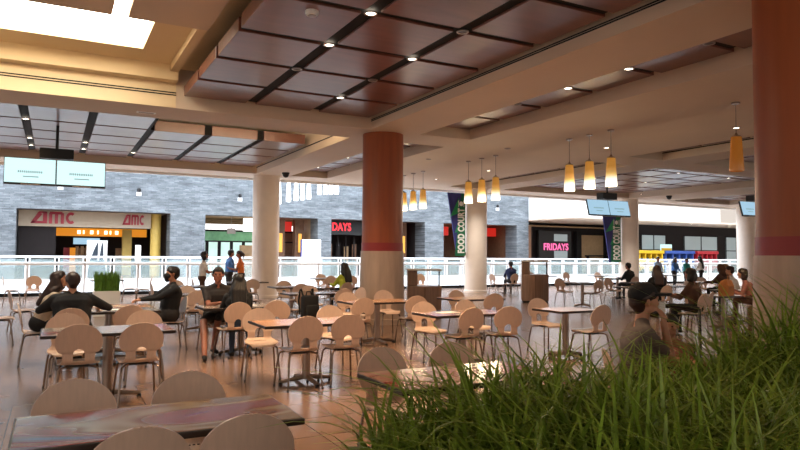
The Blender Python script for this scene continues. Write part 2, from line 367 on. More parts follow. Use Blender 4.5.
for y in (5.95, 7.4, 8.8, 10.25): downlight(8.08, y, 4.6, 'small round downlight at a slot of the narrow mahogany strip beside the big soffit beam', 'downlights in the narrow strip', y in (7.4, 8.8), 70)
for y in (15.8, 18.6, 21.2): downlight(8.0, y, 4.6, 'small round downlight in the narrow mahogany strip behind the red column', 'downlights in the far narrow strip', True, 60)
for x, y in [(19.8, 15.9), (22.6, 15.9), (18.4, 18.6), (21.2, 18.6), (19.8, 8.8), (18.4, 11.6), (22.6, 8.8)]:
    downlight(x, y, 4.6, 'small round downlight in the wide mahogany canopies near the blue screens', 'downlights in the wide canopies', True, 80)
for x, y in [(10.4, 13.6), (9.6, 16.3), (12.5, 12.2), (12.6, 17.5), (12.4, 20.5)]:
    downlight(x, y, Z0, 'tiny round downlight in the plain plaster soffit around the amber pendants', 'downlights in the plain soffit', x > 12, 60)
# smoke detector, dome camera, vent
# unseen strips added behind the beam, lighting the recess over the stepped canopy
for x, y, a, sx in [(4.1, 14.36, 90, 3.6), (4.1, 22.3, -90, 3.6)]:
    e = empty('recess_fill_light', (x, y, 4.98), label='added unseen fill light strip high in the recess %s the stepped canopy' % ('in front of' if a > 0 else 'behind'), cat='ceiling light')
    MB().box(-1.8, 1.8, -.05, .05, 0, .06).build('housing', M_wht, e)
    l = bpy.data.lights.new('recess_fill_lamp', 'AREA'); l.shape = 'RECTANGLE'; l.size = sx; l.size_y = .1; l.energy = 48; l.color = (1, .78, .5)
    lo = bpy.data.objects.new('recess_fill_lamp', l); COL.objects.link(lo); lo.location = (x, y+(.1 if a > 0 else -.1), 4.95); lo.rotation_euler = (R(a*.85), 0, 0)
e = empty('smoke_detector', (2.75, 7.55, 4.6), label='round white smoke detector on a panel of the large mahogany canopy', cat='smoke detector')
MB().lathe([(.085, 0), (.085, -.03), (.07, -.055), (.03, -.06)], 20).build('housing', M_wht, e, True)
MB().lathe([(.05, -.058), (.045, -.068)], 20).build('grille', M_steel, e, True)
e = empty('dome_camera', (7.0, 21.6, Z0), label='black dome camera on the plaster beam near the first white column', cat='camera')
MB().lathe([(.13, 0), (.13, -.05), (.12, -.06)], 20).build('mount', M_black, e, True)
MB().lathe([(.11, -.06), (.1, -.12), (.06, -.16), (.01, -.175)], 20).build('dome', M_black, e, True)
e = empty('dome_camera', (24.9, 20.5, Z0), label='black dome camera on the beam right of the blue screens', cat='camera')
MB().lathe([(.13, 0), (.13, -.05), (.12, -.06)], 20).build('mount', M_black, e, True)
MB().lathe([(.11, -.06), (.1, -.12), (.06, -.16), (.01, -.175)], 20).build('dome', M_black, e, True)
e = empty('ceiling_vent', (1.55, 13.75, Z0), label='small white vent plate in the plaster beam above the screens', cat='vent')
v = MB().box(-.18, .18, -.06, .06, -.012, 0); v.build('plate', M_wht, e); MB().box(-.14, .14, -.035, -.01, -.016, -.012).box(-.14, .14, .01, .035, -.016, -.012).build('slot', M_steel, e)

# ---- pendants
for x, y in [(14.9, 21.2), (23.2, 20.6)]:  # downlights added to whiten the banner letters
    downlight(x, y, 4.6 if x < 15 else Z0, 'added downlight put in to brighten a food court banner', 'added downlights by the banners', True, 420, (1, .93, .84))
downlight(12.95, 8.9, Z0, 'added downlight put in to brighten the orange paper bag', 'added downlight by the paper bag', True, 220)  # extra downlight added over the bag to brighten it
def pendant_proto():
    e = empty('pendant_lamp', (0, 0, 0))
    MB().lathe([(.092, .62), (.10, .5), (.115, .25), (.128, .03), (.124, 0), (.118, .01), (.095, .5), (.084, .6)], 24, cap=False).build('shade', M_amber, e, True)
    MB().lathe([(.088, .60), (.08, .64), (.03, .66), (.012, .7)], 20).build('cap', M_steel, e, True)
    MB().tube([(0, 0, .68), (0, 0, 1.24)], .005, 6).build('cord', M_black, e)
    MB().lathe([(.075, 1.22), (.075, 1.25)], 20).build('canopy_plate', M_steel, e, True)
    MB().lathe([(.02, .6), (.045, .5), (.05, .42), (.03, .36), (.005, .35)], 14).build('bulb', M_whitel, e, True)
    return e
PP = pendant_proto()
pl = [(10.44, 'amber glass pendant, third from the big near column but one, right of the middle trio'), (11.10, ''), (11.76, '')]
names = {0: ['amber glass pendant nearest the blue screens, right one of the middle trio', 'amber glass pendant in the middle of the trio left of the blue screens', 'amber glass pendant left in the trio beside the blue screens'],
         1: ['amber glass pendant, right one of the trio in front of the food court column', 'amber glass pendant, middle of the trio in front of the food court column', 'amber glass pendant, left one of the trio in front of the food court column'],
         2: ['amber glass pendant right of the red column, the one farther from it', 'amber glass pendant right of the red column, the middle one', 'amber glass pendant right of the red column, half hidden by it']}
first = True
for g, ys in enumerate([(10.44, 11.1, 11.76), (14.70, 15.37, 16.05), (18.75, 19.42, 20.1)]):
    for k, y in enumerate(ys):
        o = PP if first else copy_tree(PP); first = False
        o.location = (10.83, y, 3.13); tag(o, names[g][k], 'pendant lamp', 'amber pendant lamps')
        l = bpy.data.lights.new('pendant_bulb', 'POINT'); l.energy = 14; l.color = (1, .75, .45); l.shadow_soft_size = .08
        lo = bpy.data.objects.new('pendant_bulb', l); COL.objects.link(lo); lo.location = (10.83, y, 3.05)
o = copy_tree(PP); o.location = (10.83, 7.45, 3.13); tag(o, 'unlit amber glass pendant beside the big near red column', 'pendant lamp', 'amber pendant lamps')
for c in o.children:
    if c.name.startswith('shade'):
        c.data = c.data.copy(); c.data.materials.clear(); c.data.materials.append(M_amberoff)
# white pendants over the atrium
wp = None
for k, (px, py, zb) in enumerate([(9.5, 30.3, 3.98), (9.78, 29.7, 4.05), (10.25, 30, 4.15), (10.58, 30, 4.2), (10.9, 30, 4.26), (11.45, 30, 4.5), (11.76, 30, 4.53), (12.06, 30, 4.55), (12.36, 30, 4.57)]):
    if wp is None:
        wp = empty('atrium_pendant'); o = wp
        MB().lathe([(.05, 1.5), (.07, 1.0), (.115, .1), (.10, 0)], 16).build('shade', M_whitel, wp, True)
        MB().tube([(0, 0, 1.5), (0, 0, 6.6)], .01, 6).build('cord', M_steel, wp)
    else: o = copy_tree(wp)
    o.location = (px, py, zb)
    tag(o, 'glowing white cone pendant hanging over the atrium between the white and red columns', 'pendant lamp', 'white atrium pendants')

# ---- hanging screens
def screens(x, y, z, label, group, scr, tilt=6, W=2.14, n=2, zc=4.6, rz=0):
    e = empty('hanging_screen', (x, y, z), rz, label=label, cat='screen', group=group)
    w = W/n if n == 2 else W
    t = R(tilt); h = .6
    def P(px, pz, d): return (px, -d*math.cos(t)+pz*math.sin(t), pz*math.cos(t)+d*math.sin(t))
    def slab(mb, x0, x1, z0, z1, d0, d1):
        v = [P(a, c, d) for d in (d0, d1) for c in (z0, z1) for a in (x0, x1)]
        mb.add(v, [(0, 2, 3, 1), (4, 5, 7, 6), (0, 1, 5, 4), (2, 6, 7, 3), (0, 4, 6, 2), (1, 3, 7, 5)])
    for i in range(n):
        xa = -W/2+i*w
        m = MB(); slab(m, xa, xa+w-.006, -h/2-.03, h/2, -.07, 0); s = m.build('screen_case', M_black, e)
        m = MB(); slab(m, xa+.012, xa+w-.02, -h/2+.015, h/2-.012, 0, .006); s2 = m.build('display', scr, s)
        m = MB()
        k = 13
        for q in range(k): slab(m, xa+w*.26+q*w*.037, xa+w*.26+q*w*.037+w*.025, -.05, .0, .006, .008)
        slab(m, xa+w*.36, xa+w*.66, -.15, -.125, .006, .008)
        m.build('caption_lines', M_scrtext, s)
        if n == 2:
            m = MB(); slab(m, xa+w*.32, xa+w*.7, -h/2-.028, -h/2-.004, 0, .012); m.build('vent_strip', M_steel, s)
    MB().box(-.36, .36, -.06, .28, h/2+.02, h/2+.26).build('mount_box', M_black, e)
    MB().tube([(0, .1, h/2+.25), (0, .1, zc-z)], .035, 10).build('pole', M_black, e, True)
    return e
screens(0.0, 17.4, 3.47, 'pair of pale screens hanging above the tables at the cinema side of the hall', 'hanging screens', M_screen, 4)
screens(18.55, 18.0, 3.42, 'pair of blue screens hanging before the second food court banner', 'hanging screens', M_screen2, 14)
screens(25.9, 16.9, 3.6, 'blue screen pair hanging beside the big near red column', 'hanging screens', M_screen2, 14)

# ================================================================== ATRIUM RAILINGS
def railing(x0, x1, y, hgt, step, label, thick, dbl):
    e = empty('railing', (x0, y, 0), label=label, cat='railing', group='atrium railings')
    MB().tube([(0, 0, hgt), (x1-x0, 0, hgt)], thick, 10).build('handrail', M_wht, e, True)
    n = int((x1-x0)/step)
    for i in range(n+1):
        x = i*step
        if dbl:
            for q in (-.12, .06): MB().box(x+q, x+q+.06, -.04, .04, 0, hgt).build('post', M_wht, e)
        else: MB().box(x-.03, x+.03, -.03, .03, 0, hgt).build('post', M_wht, e)
    for i in range(n):
        MB().box(i*step+.14, (i+1)*step-.14, -.008, .008, .12, hgt-.12).build('glass_panel', M_glass, e)
    MB().box(0, x1-x0, -.05, .05, .02, .14).build('bottom_rail', M_dark if not dbl else M_wht, e)
    return e
railing(-8, 46, 26.2, 1.17, 1.8, 'glass panel railing with pale round handrail along the near edge of the atrium', .06, False)
railing(-8, 66, 39.35, 1.32, 1.36, 'white framed glass railing along the far side of the atrium', .06, True)

# ================================================================== FAR FACADE
fw = MB()
fw.box(-30, 36.7, 45, 46.3, 4.2, 11.2)
for a, c in [(-30, -2.05), (6.75, 9.0), (17.1, 18.15), (26.2, 27.95), (35.4, 36.7)]: fw.box(a, c, 45, 46.6, 0, 4.2)
fw.build('wall_facade', M_stone, kind='structure')
MB().box(36.7, 37.0, 45, 47, 0, 4.2).build('trim_9', M_storebr, kind='structure')
# rooms behind the facade openings
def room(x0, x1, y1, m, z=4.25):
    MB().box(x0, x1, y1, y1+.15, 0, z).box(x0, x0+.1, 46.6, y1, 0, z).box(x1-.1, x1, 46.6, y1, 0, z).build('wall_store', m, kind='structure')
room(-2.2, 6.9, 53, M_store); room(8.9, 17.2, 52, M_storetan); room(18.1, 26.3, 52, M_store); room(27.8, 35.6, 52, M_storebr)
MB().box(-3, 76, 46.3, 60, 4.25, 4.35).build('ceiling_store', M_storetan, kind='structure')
# right part of the facade: white lit bulkhead, soffit with downlights, dark storefront
MB().box(36.7, 62, 44.6, 45.0, 4.75, 6.6).build('wall_bulkhead', M_wht, kind='structure')
MB().box(36.7, 75, 38.9, 48, 4.62, 4.75).build('ceiling_far', M_soffit, kind='structure')
dk = MB().box(36.7, 48.2, 47.2, 47.5, 0, 4.62).box(48.2, 75, 43.8, 44.1, 0, 4.62).box(48.2, 48.4, 44.1, 47.2, 0, 4.62)
dk.build('wall_dark', M_store, kind='structure')
for x, y in [(44, 41), (49.5, 41), (54, 41), (59, 41.5), (51.5, 40), (57, 40)]:
    e = empty('downlight', (x, y, 4.62), label='small downlight in the soffit over the far dark shopfront', cat='ceiling light', group='downlights over the far shopfront')
    MB().lathe([(.15, 0), (.15, -.02), (.12, -.02)], 14, cap=False).build('trim_ring', M_wht, e, True); MB().lathe([(.12, -.01), (.1, -.005)], 14).build('lamp', M_lamp, e)
for k, (a, c) in enumerate([(49.2, 52.6), (55.2, 60.3), (61.6, 65)]):
    w = empty('window_%d' % (k+1), (a, 43.75, .9), kind='structure')
    MB().box(.05, c-a-.05, 0, .05, .05, 2.75).build('pane', M_winlit, w)
    fr = MB().box(0, c-a, -.05, .0, 0, .07).box(0, c-a, -.05, 0, 2.73, 2.8).box(0, .07, -.05, 0, 0, 2.8).box(c-a-.07, c-a, -.05, 0, 0, 2.8).box((c-a)/2-.04, (c-a)/2+.04, -.05, 0, 0, 2.8).box(0, c-a, -.05, 0, 1.3, 1.38)
    fr.build('frame', M_dark, w)

# ---- cinema storefront
e = empty('cinema_storefront', (-2.05, 46.7, 0), label='cinema entrance with red letters on a beige fascia', cat='storefront')
def XB(mb, x0, x1, y0, y1, z0, z1): return mb.box(x0+2.05, x1+2.05, y0-46.7, y1-46.7, z0, z1)
fs = XB(MB(), -2.0, 5.75, 46.7, 47.0, 3.2, 4.2).build('fascia', M_amcfas, e)
XB(MB(), -2.0, .1, 46.9, 50.5, 0, 3.2).build('side_panel', M_store, e)
def amc(x0, x1, z0, z1, y, parent):
    # stylised slanted letters: a wedge-shaped a, a two-arch m and an open c
    W, Hh = x1-x0, z1-z0; t = .16
    def S(poly): return [(x0+2.05+a*W, z0+b*Hh) for a, b in poly]
    m = MB()
    m.prism(S([(0, 0), (.28, 0), (.28, .2), (.06, .2)]), y, y+.06)
    m.prism(S([(0, 0), (.10, .06), (.26, .80), (.16, .92)]), y, y+.06)
    m.prism(S([(.14, .86), (.36, .86), (.36, 1.0), (.19, 1.0)]), y, y+.06)
    m.prism(S([(.27, 0), (.36, 0), (.36, 1), (.27, 1)]), y, y+.06)
    for a in (.40, .53, .66): m.prism(S([(a, .0), (a+.07, .0), (a+.07, .9), (a, .9)]), y, y+.06)
    m.prism(S([(.40, .78), (.71, .78), (.69, 1), (.42, 1)]), y, y+.06)
    arc = []
    for k in range(17):
        a = R(50)+R(260)*k/16; arc.append((.885+.115*math.cos(a), .5+.5*math.sin(a)))
    for k in range(17):
        a = R(310)-R(260)*k/16; arc.append((.885+.055*math.cos(a), .5+.26*math.sin(a)))
    for k in range(16):
        q = [arc[k], arc[k+1], arc[32-k], arc[33-k]]; m.prism(S(q), y, y+.06)
    return m.build('sign_letters', M_amcred, parent)
amc(-1.35, 1.2, 3.38, 4.13, -.07, fs); amc(3.95, 5.35, 3.42, 4.1, -.07, fs)
MB().lathe([(.34, 0), (.34, 4.2)], 24, c=(8.15, .3)).build('pillar', M_yellow, e, True)
XB(MB(), 4.25, 4.85, 49.6, 50.2, 0, 3.2).build('inner_pillar', M_yellow, e)
of = XB(MB(), .1, 5.9, 50.2, 50.4, 2.7, 3.25).build('lit_fascia', M_orange, e)
m = MB()
for k, x in enumerate([1.4, 1.75, 2.2, 2.65, 3.1, 3.45, 3.8]): m.box(x+2.05, x+2.05+(.09 if k % 2 else .2), 3.42, 3.49, 2.85, 3.1)
m.build('lit_letters', M_litletters, of)
XB(MB(), 1.2, 2.9, 51.5, 51.6, 2.15, 2.6).build('menu_screen', M_screen2, e)
m = MB()
for k in range(5): m.box(3.4+k*.32, 3.6+k*.32, 4.55, 4.75, .6, 2.0)
m.build('shelf_display', M_storetan, e)
m = MB(); XB(m, 5.0, 5.35, 48.5, 48.6, .9, 2.1); m.build('lit_poster', M_whitel, e)
for x, c in [(.6, M_red), (1.0, M_orange), (1.6, M_storetan), (2.1, M_storetan), (4.0, M_storetan)]:
    XB(MB(), x, x+.4, 51.9, 52.3, 0, 1.9).build('display_case', c, e)
st = empty('cinema_standee', (2.45, 46.0, 0), label='white standee with a dark sail shape outside the cinema', cat='standee')
MB().box(-.6, .6, 0, .06, 0, 2.35).build('board', M_posterw, st)
MB().prism([(-.5, .8), (.04, .8), (.06, 2.3), (-.12, 1.9)], -.02, 0).prism([(.1, .9), (.4, .9), (.34, 2.3), (.24, 2.0)], -.02, 0).prism([(-.6, 0), (.6, 0), (.45, 1.1), (-.4, 1.0)], -.03, -.02).build('printed_shape', M_poster, st)
MB().box(-.4, .4, 0, .5, 0, .05).build('foot', M_black, st)
# ---- entrance hall with glass doors
e = empty('entrance_doors', (9.05, 49, 0), label='glass entrance doors with green transom beyond the white railing', cat='doors')
MB().box(0, 7.9, 0, .1, 2.42, 2.52).box(0, 7.9, 0, .1, 3.2, 3.35).build('transom_bar', M_dark, e)
MB().box(0, 5.4, .03, .06, 2.52, 3.2).build('transom_glass', M_greenview, e)
MB().box(0, 7.9, 0, .05, 3.35, 3.75).build('white_header', M_whitel, e)
MB().box(5.4, 7.9, .03, .06, 2.52, 3.2).build('dark_transom', M_storebr, e)
for k in range(6):
    d = MB().box(k*.9, k*.9+.12, 0, .1, 0, 2.42).box(k*.9+.78, k*.9+.9, 0, .1, 0, 2.42).build('door', M_dark, e)
    MB().box(k*.9+.12, k*.9+.78, .03, .05, .1, 2.42).build('door_glass', M_doorglass, d)
MB().box(5.4, 7.9, .03, .1, 0, 2.42).build('side_screen', M_storebr, e)
MB().box(3.3, 4.2, -.3, -.02, .0, 2.2).build('info_stand', M_storetan, e)
e = empty('hanging_sign', (13.2, 47.2, 3.2), label='white lit box sign hanging beside the first white column', cat='sign')
MB().box(-1.0, 1.1, 0, .25, .0, .95).build('sign_box', M_whitel, e); MB().box(-.02, .02, .1, .14, .95, 1.05).build('hanger', M_steel, e)
MB().box(-.7, .6, -.005, 0, .55, .6).build('sign_lines', M_steel, e)
e = empty('exit_sign', (11.3, 47.2, 3.0), label='small pale overhead sign in front of the glass doors', cat='sign')
MB().box(-.3, .3, 0, .15, 0, .4).build('sign_box', M_topgrey, e); MB().box(-.02, .02, .06, .1, .4, 1.25).build('hanger', M_steel, e)
# ---- unit with gold wall lights
for x in (16.0, 20.9+6.0, 33.6):
    pass
def wall_light(x, label):
    e = empty('wall_light', (x, 47.0, 1.7), label=label, cat='wall light', group='gold wall lights')
    MB().cbox(-.12, .12, -.12, .0, 0, 1.4, .02).build('shade', M_goldlamp, e); MB().box(-.16, .16, -.02, .05, -.1, 1.5).build('backplate', M_storebr, e)
    MB().box(-.35, .35, .06, .6, -1.7, 2.5).build('pier', M_storebr, e)
for x, t in [(14.9, 'gold strip light on a pier right of the first white column'), (16.4, 'gold strip light beside the white lit poster'), (25.3, 'gold strip light right of the red column'), (33.3, 'gold strip light right of the food court column'), (38.2, 'gold strip light left of the pink lit sign')]: wall_light(x, t)
for x, t in [(15.3, 'red lit shade above the white poster'), (24.3, 'red lit shade behind the amber pendants right of the red column'), (29.5, 'red lit shade left of the food court banner'), (32.0, 'red lit shade right of the food court column'), (34.6, 'wide red lit shade beside the far stone pillar')]:
    e = empty('red_lamp', (x, 48, 3.3), label=t, cat='lamp', group='red lit shades')
    m = MB(); m.box(-.8, .8, 0, .5, 0, .75); m.build('shade', M_redlamp, e); MB().box(-.03, .03, .2, .26, .75, .95).build('hanger', M_dark, e)
e = empty('lit_poster', (16.2, 44.0, 0), label='bright white poster board standing beyond the near railing left of the stone pillar', cat='poster')
MB().box(-.65, .75, 0, .1, 1.25, 2.6).build('board', M_whitel, e); MB().box(-.75, .85, -.05, .4, 0, 1.25).build('stand', M_wht, e); MB().box(-.75, -.66, -.02, .1, 1.25, 2.6).build('edge', M_bpurp, e)
# ---- restaurant signs
e = empty('red_restaurant_sign', (18.2, 46.75, 3.1), label='dark sign box with red lit letters right of the stone pillar', cat='sign')
MB().box(-.6, 4.3, 0, .25, 0, 1.15).build('sign_box', M_black, e)
letters('sign_letters', 'FRIDAYS', -.15, 2.3, .3, .93, -.02, M_redneon, e, bold=.02)
e = empty('restaurant_front', (18.25, 47.4, 0), label='dark restaurant front under the red lit letters', cat='storefront')
m = MB()
for k in range(6): m.box(k*.7, k*.7+.08, 0, .1, 0, 3.0)
m.build('mullion', M_store, e)
MB().box(0, 4.2, .1, .2, 0, .6).build('base_panel', M_store, e)
for k in range(5): MB().box(k*.7+.14, k*.7+.5, .6, .7, .5+.2*(k % 2), 2.2+.2*(k % 3)).build('poster', [M_storetan, M_storebr, M_store, M_storetan, M_storebr][k], e)
e = empty('pink_restaurant_sign', (39.2, 46.6, 1.0), label='dark window panel with pink lit letters', cat='sign')
MB().box(0, 3.9, 0, .3, 0, 2.9).build('panel', M_black, e); MB().box(1.8, 3.4, -.03, 0, 1.95, 2.6).build('pane', M_winlit, e); MB().box(1.8, 3.4, -.03, 0, .3, 1.05).build('pane', M_winlit, e)
letters('sign_letters', 'FRIDAYS', .55, 3.5, 1.1, 1.75, -.04, M_pinkneon, e, bold=.02)
e = empty('dining_bar', (44.6, 46.3, 0), label='tan lit doorway with a bar shelf right of the pink lettered panel', cat='storefront')
MB().box(0, 3.0, .7, .8, 0, 3.6).build('back_panel', M_storetan, e); MB().box(-.7, -.1, .4, .8, 0, 3.9).build('pier', M_dark, e); MB().box(.1, 3.0, -.3, .2, 1.55, 1.68).box(.2, .3, -.2, .1, 0, 1.55).box(2.6, 2.7, -.2, .1, 0, 1.55).build('shelf', M_dark, e)
e = empty('wall_screen', (24.0, 46.9, 1.9), label='small bluish screen glowing inside the restaurant right of the red column', cat='screen')
MB().box(-.5, .5, 0, .08, 0, .8).build('case', M_black, e); MB().box(-.46, .46, -.01, 0, .04, .76).build('display', M_screen2, e)
# small wall cameras
for x, z, t in [(.25, 5.6, 'below the pale screens'), (4.75, 5.45, 'above the smaller red letters'), (11.3, 5.4, 'left of the first white column'), (21.2, 5.3, 'beside the red column'), (33.3, 5.6, 'right of the food court column')]:
    e = empty('wall_camera', (x, 45, z), label='small wall camera on the stone facade ' + t, cat='camera', group='wall cameras')
    MB().box(-.15, .15, -.1, 0, -.2, .05).build('bracket', M_wht, e); MB().lathe([(.1, .05), (.12, .15), (.1, .28), (.02, .32)], 12, c=(0, -.12)).build('lens_dome', M_black, e, True)

# ---- food court banners
def banner(x0, x1, xs, z0, z1, label):
    e = empty('hanging_banner', (x0, 23.0, 0), label=label, cat='banner', group='food court banners')
    W = x1-x0; s = xs-x0
    sh = MB().prism([(0, z1), (W, z1), (W, z0), (s, z0)], 0, .05).build('sheet', M_bpurp, e)
    MB().prism([(W*.42, z0), (W, z0), (W, z1), (W*.78, z1), (W*.30+s*.5, z0+(z1-z0)*.45)], -.008, 0).build('green_field', M_green, sh)
    MB().prism([(W*.15, z0+(z1-z0)*.62), (W*.62, z0+(z1-z0)*.92), (W*.62, z0+(z1-z0)*.68)], -.012, -.004).prism([(W*.4, z0+(z1-z0)*.36), (W*.62, z0+(z1-z0)*.55), (W*.62, z0+(z1-z0)*.40)], -.012, -.004).build('bright_triangle', M_bgreen2, sh)
    letters('letters', 'FOOD COURT', W*.56, W*.95, z0+.12, z0+(z1-z0)*.76, -.014, M_letw, sh, vertical=True, depth=.01, bold=.045)
    # small cutlery plate mark above the words
    zc = z0+(z1-z0)*.83
    MB().prism([(W*.76+.10*math.cos(2*PI*k/18), zc+.10*math.sin(2*PI*k/18)) for k in range(18)], -.016, -.010).box(W*.60, W*.63, -.016, -.01, zc-.13, zc+.13).box(W*.89, W*.92, -.016, -.01, zc-.13, zc+.13).build('mark', M_letw, sh)
    MB().box(W-.06, W+.066, .05, .11, z1-.15, z1+.0).box(W-.06, W+.066, .05, .11, z0+.05, z0+.15).build('bracket', M_black, e)
banner(14.48, 15.36, 14.95, 1.55, 4.2, 'green and purple food court banner on the column behind the pendants')
banner(23.28, 24.46, 23.72, 1.3, 3.62, 'green and purple banner on the column below the blue screens')

# ---- toy vehicles at the ride area
def ride(x, label, body, roof, L=3.2, hh=1.0):
    e = empty('ride_car', (x, 41.3, 0), label=label, cat='ride car', group='ride cars')
    bd = MB().cbox(0, L, 0, 1.1, .25, 1.25, .08).build('body', body, e)
    MB().box(.15, L-.15, -.01, 0, .7, .85).build('stripe', M_wht, bd)
    for k in range(5): x0 = .1+k*(L-.3)/4; MB().box(x0, x0+.12, .05, 1.05, 1.2, 1.85).build('post', body, e)
    MB().cbox(-.05, L+.05, -.05, 1.15, 1.85, 2.15, .06).build('roof', roof, e)
    for wx in (.5, L-.5): MB().add(*(lambda q: (q.v, q.f))(MB().tube([(wx, -.06, .25), (wx, .1, .25)], .25, 14))).build('wheel', M_black, e, True)
    MB().box(.3, L-.3, .3, .8, 1.25, 1.5).build('seat', M_dark, e)
ride(46.2, 'yellow open sided ride car beyond the far railing', M_yel, M_yel); ride(49.6, 'blue ride car with a long flat roof', M_bluep, M_bluep, 4.0); ride(54.0, 'red ride car beside the blue one', M_red, M_red, 3.0)
e = empty('ride_sign', (51.3, 42.6, 0), label='small yellow and pale sign above the blue ride car', cat='sign')
MB().box(-.75, .75, 0, .1, 2.1, 2.75).build('board', M_screen, e); MB().box(-.7, .7, -.02, 0, 2.15, 2.4).build('yellow_band', M_yel, e); MB().tube([(0, .05, 0), (0, .05, 2.1)], .05, 8).build('post', M_steel, e)



# ================================================================== CHAIRS
def shell_mesh():
    rows = []   # (y, z, half width, hole half width)
    def seat_w(y):
        if y > .12: return .10+.105*math.sqrt(max(0, 1-((y-.12)/.125)**2))
        return .205-.01*((.12-y)/.25)
    for y, z in [(.238, .415), (.23, .432), (.21, .444), (.17, .449), (.12, .448), (.05, .445), (-.02, .441), (-.08, .439), (-.12, .441)]:
        rows.append((y, z, seat_w(min(y, .2449)), None))
    rows += [(-.155, .448, .185, None), (-.18, .462, .165, None), (-.195, .48, .153, .054)]
    def hole(z):
        if z > .608: return None
        return .054 if z < .552 else max(.004, .054*math.sqrt(max(0, 1-((z-.552)/.056)**2)))
    for z in (.50, .52, .54, .552, .562):
        rows.append((-.197-.045*(z-.49), z, .148 if z < .53 else .150+.05*(z-.53), hole(z)))
    for z in (.575, .584, .593, .601, .6075):
        rows.append((-.20-.16*(z-.5), z, .218*math.sqrt(1-((z-.675)/.185)**2), hole(z)))
    for k in range(1, 20):
        t = -21+111*k/19
        z = .675+.185*math.sin(R(t)); w = .218*math.cos(R(t))
        if z < .615: continue
        if k == 19: w = .03; z = .8585
        rows.append((-.20-.16*(z-.5), z, max(w, .03), None))
    NL, NM = 5, 4
    V, Fc, idx = [], [], []
    for y, z, w, h in rows:
        hh = h if h is not None else w*.3
        xs = [-w+(w-hh)*i/NL for i in range(NL)]+[-hh+2*hh*i/NM for i in range(NM)]+[hh+(w-hh)*i/NL for i in range(NL+1)]
        line = []
        for x in xs:
            back = max(0, min(1, (z-.45)/.12))
            line.append(len(V)); V.append((x, y+back*.42*x*x, z+(1-back)*.22*x*x))
        idx.append(line)
    n = len(idx[0])
    for k in range(len(rows)-1):
        inhole = rows[k][3] is not None and rows[k+1][3] is not None
        for i in range(n-1):
            if inhole and NL <= i < NL+NM: continue
            Fc.append((idx[k][i], idx[k][i+1], idx[k+1][i+1], idx[k+1][i]))
    me = bpy.data.meshes.new('seat_shell'); me.from_pydata(V, [], Fc); me.materials.append(M_lam)
    me.polygons.foreach_set('use_smooth', [True]*len(me.polygons))
    o = bpy.data.objects.new('tmp', me); COL.objects.link(o)
    md = o.modifiers.new('s', 'SOLIDIFY'); md.thickness = .013; md.offset = 0
    m2 = bpy.data.meshes.new_from_object(o.evaluated_get(bpy.context.evaluated_depsgraph_get()))
    bpy.data.objects.remove(o); m2.name = 'seat_shell'
    try: m2.set_sharp_from_angle(angle=R(50))
    except Exception: pass
    return m2
SH = shell_mesh()
def make_chair(near=True):
    e = empty('cafe_chair')
    o = bpy.data.objects.new('seat_shell', SH); link(o, e)
    if near:
        m = MB()
        for k in range(6): m.box(-.075+k*.026, -.075+k*.026+.014, -.125, -.118, .449, .4535)
        m.build('slot_row', M_edge, o)
    MB().box(-.10, .10, -.09, .09, .405, .437).build('seat_bracket', M_black, e)
    for sx in (-1, 1):
        for sy in (-1, 1):
            pts = [(sx*.07, sy*.05, .418), (sx*.13, sy*.12, .416), (sx*.165, sy*.155, .408), (sx*.18, sy*.172, .385), (sx*.195, sy*.195, .25), (sx*.215, sy*.225, .012)]
            l = MB().tube(pts, .0115, 8).build('leg', M_chrome, e, True)
            if near: MB().lathe([(.015, 0), (.015, .02)], 8, c=(sx*.216, sy*.226)).build('glide', M_black, l)
    return e
CH = [make_chair(True), make_chair(False)]; used = [False, False]
ROT = {'N': 0, 'S': PI, 'E': -PI/2, 'W': PI/2}
CG = 'tan bentwood cafe chairs'
def chair(bx, by, fc, label, far=False, jit=0):
    "bx, by: where the top of the back stands; fc: the way the chair faces"
    k = 1 if far else 0
    o = copy_tree(CH[k]) if used[k] else CH[k]; used[k] = True
    a = ROT[fc]+R(jit if jit else random.uniform(-5, 5))
    o.location = (bx-math.sin(a)*.25, by+math.cos(a)*.25, 0); o.rotation_euler = (0, 0, a)
    tag(o, label, 'chair', CG); return o

# ================================================================== TABLES
def table(x0, x1, y0, y1, label, top=None, near=True, legs4=False):
    top = top or M_top
    cx, cy = (x0+x1)/2, (y0+y1)/2; w, d = (x1-x0)/2, (y1-y0)/2
    e = empty('cafe_table', (cx, cy, 0), label=label, cat='table', group='cafe tables')
    t = MB().cbox(-w, w, -d, d, .715, .748, .006).build('tabletop', M_edge, e)
    MB().box(-w+.012, w-.012, -d+.012, d-.012, .748, .7505).build('top_surface', top, t)
    if legs4:
        for sx in (-1, 1):
            for sy in (-1, 1): MB().box(sx*(w-.06)-.025, sx*(w-.06)+.025, sy*(d-.06)-.025, sy*(d-.06)+.025, 0, .715).build('leg', M_steel, e)
        return e
    MB().lathe([(.05, .05), (.05, .69), (.12, .7), (.12, .715)], 20).build('pole', M_steel, e, True)
    for k in range(4):
        a = R(90*k+4); L = .34
        p = [(.05*math.cos(a), .05*math.sin(a), .07), (L*math.cos(a), L*math.sin(a), .035)]
        ft = MB().tube(p, [.03, .02], 8).build('foot', M_steel, e, True)
        if near: MB().lathe([(.024, 0), (.024, .03)], 10, c=(L*.97*math.cos(a), L*.97*math.sin(a))).build('glide', M_black, ft)
    return e

# A
table(-.15, 1.15, 3.17, 3.82, 'glossy printed table at the near left corner of the view', M_print)
chair(.13, 4.16, 'S', 'chair across the near printed table, on its left', jit=178-180+1)
chair(.75, 4.13, 'S', 'chair across the near printed table, on its right', jit=-2)
chair(.34, 2.91, 'N', 'closest chair at the near printed table, left of the two', jit=2)
chair(.80, 2.93, 'N', 'closest chair at the near printed table, right of the two', jit=-3)
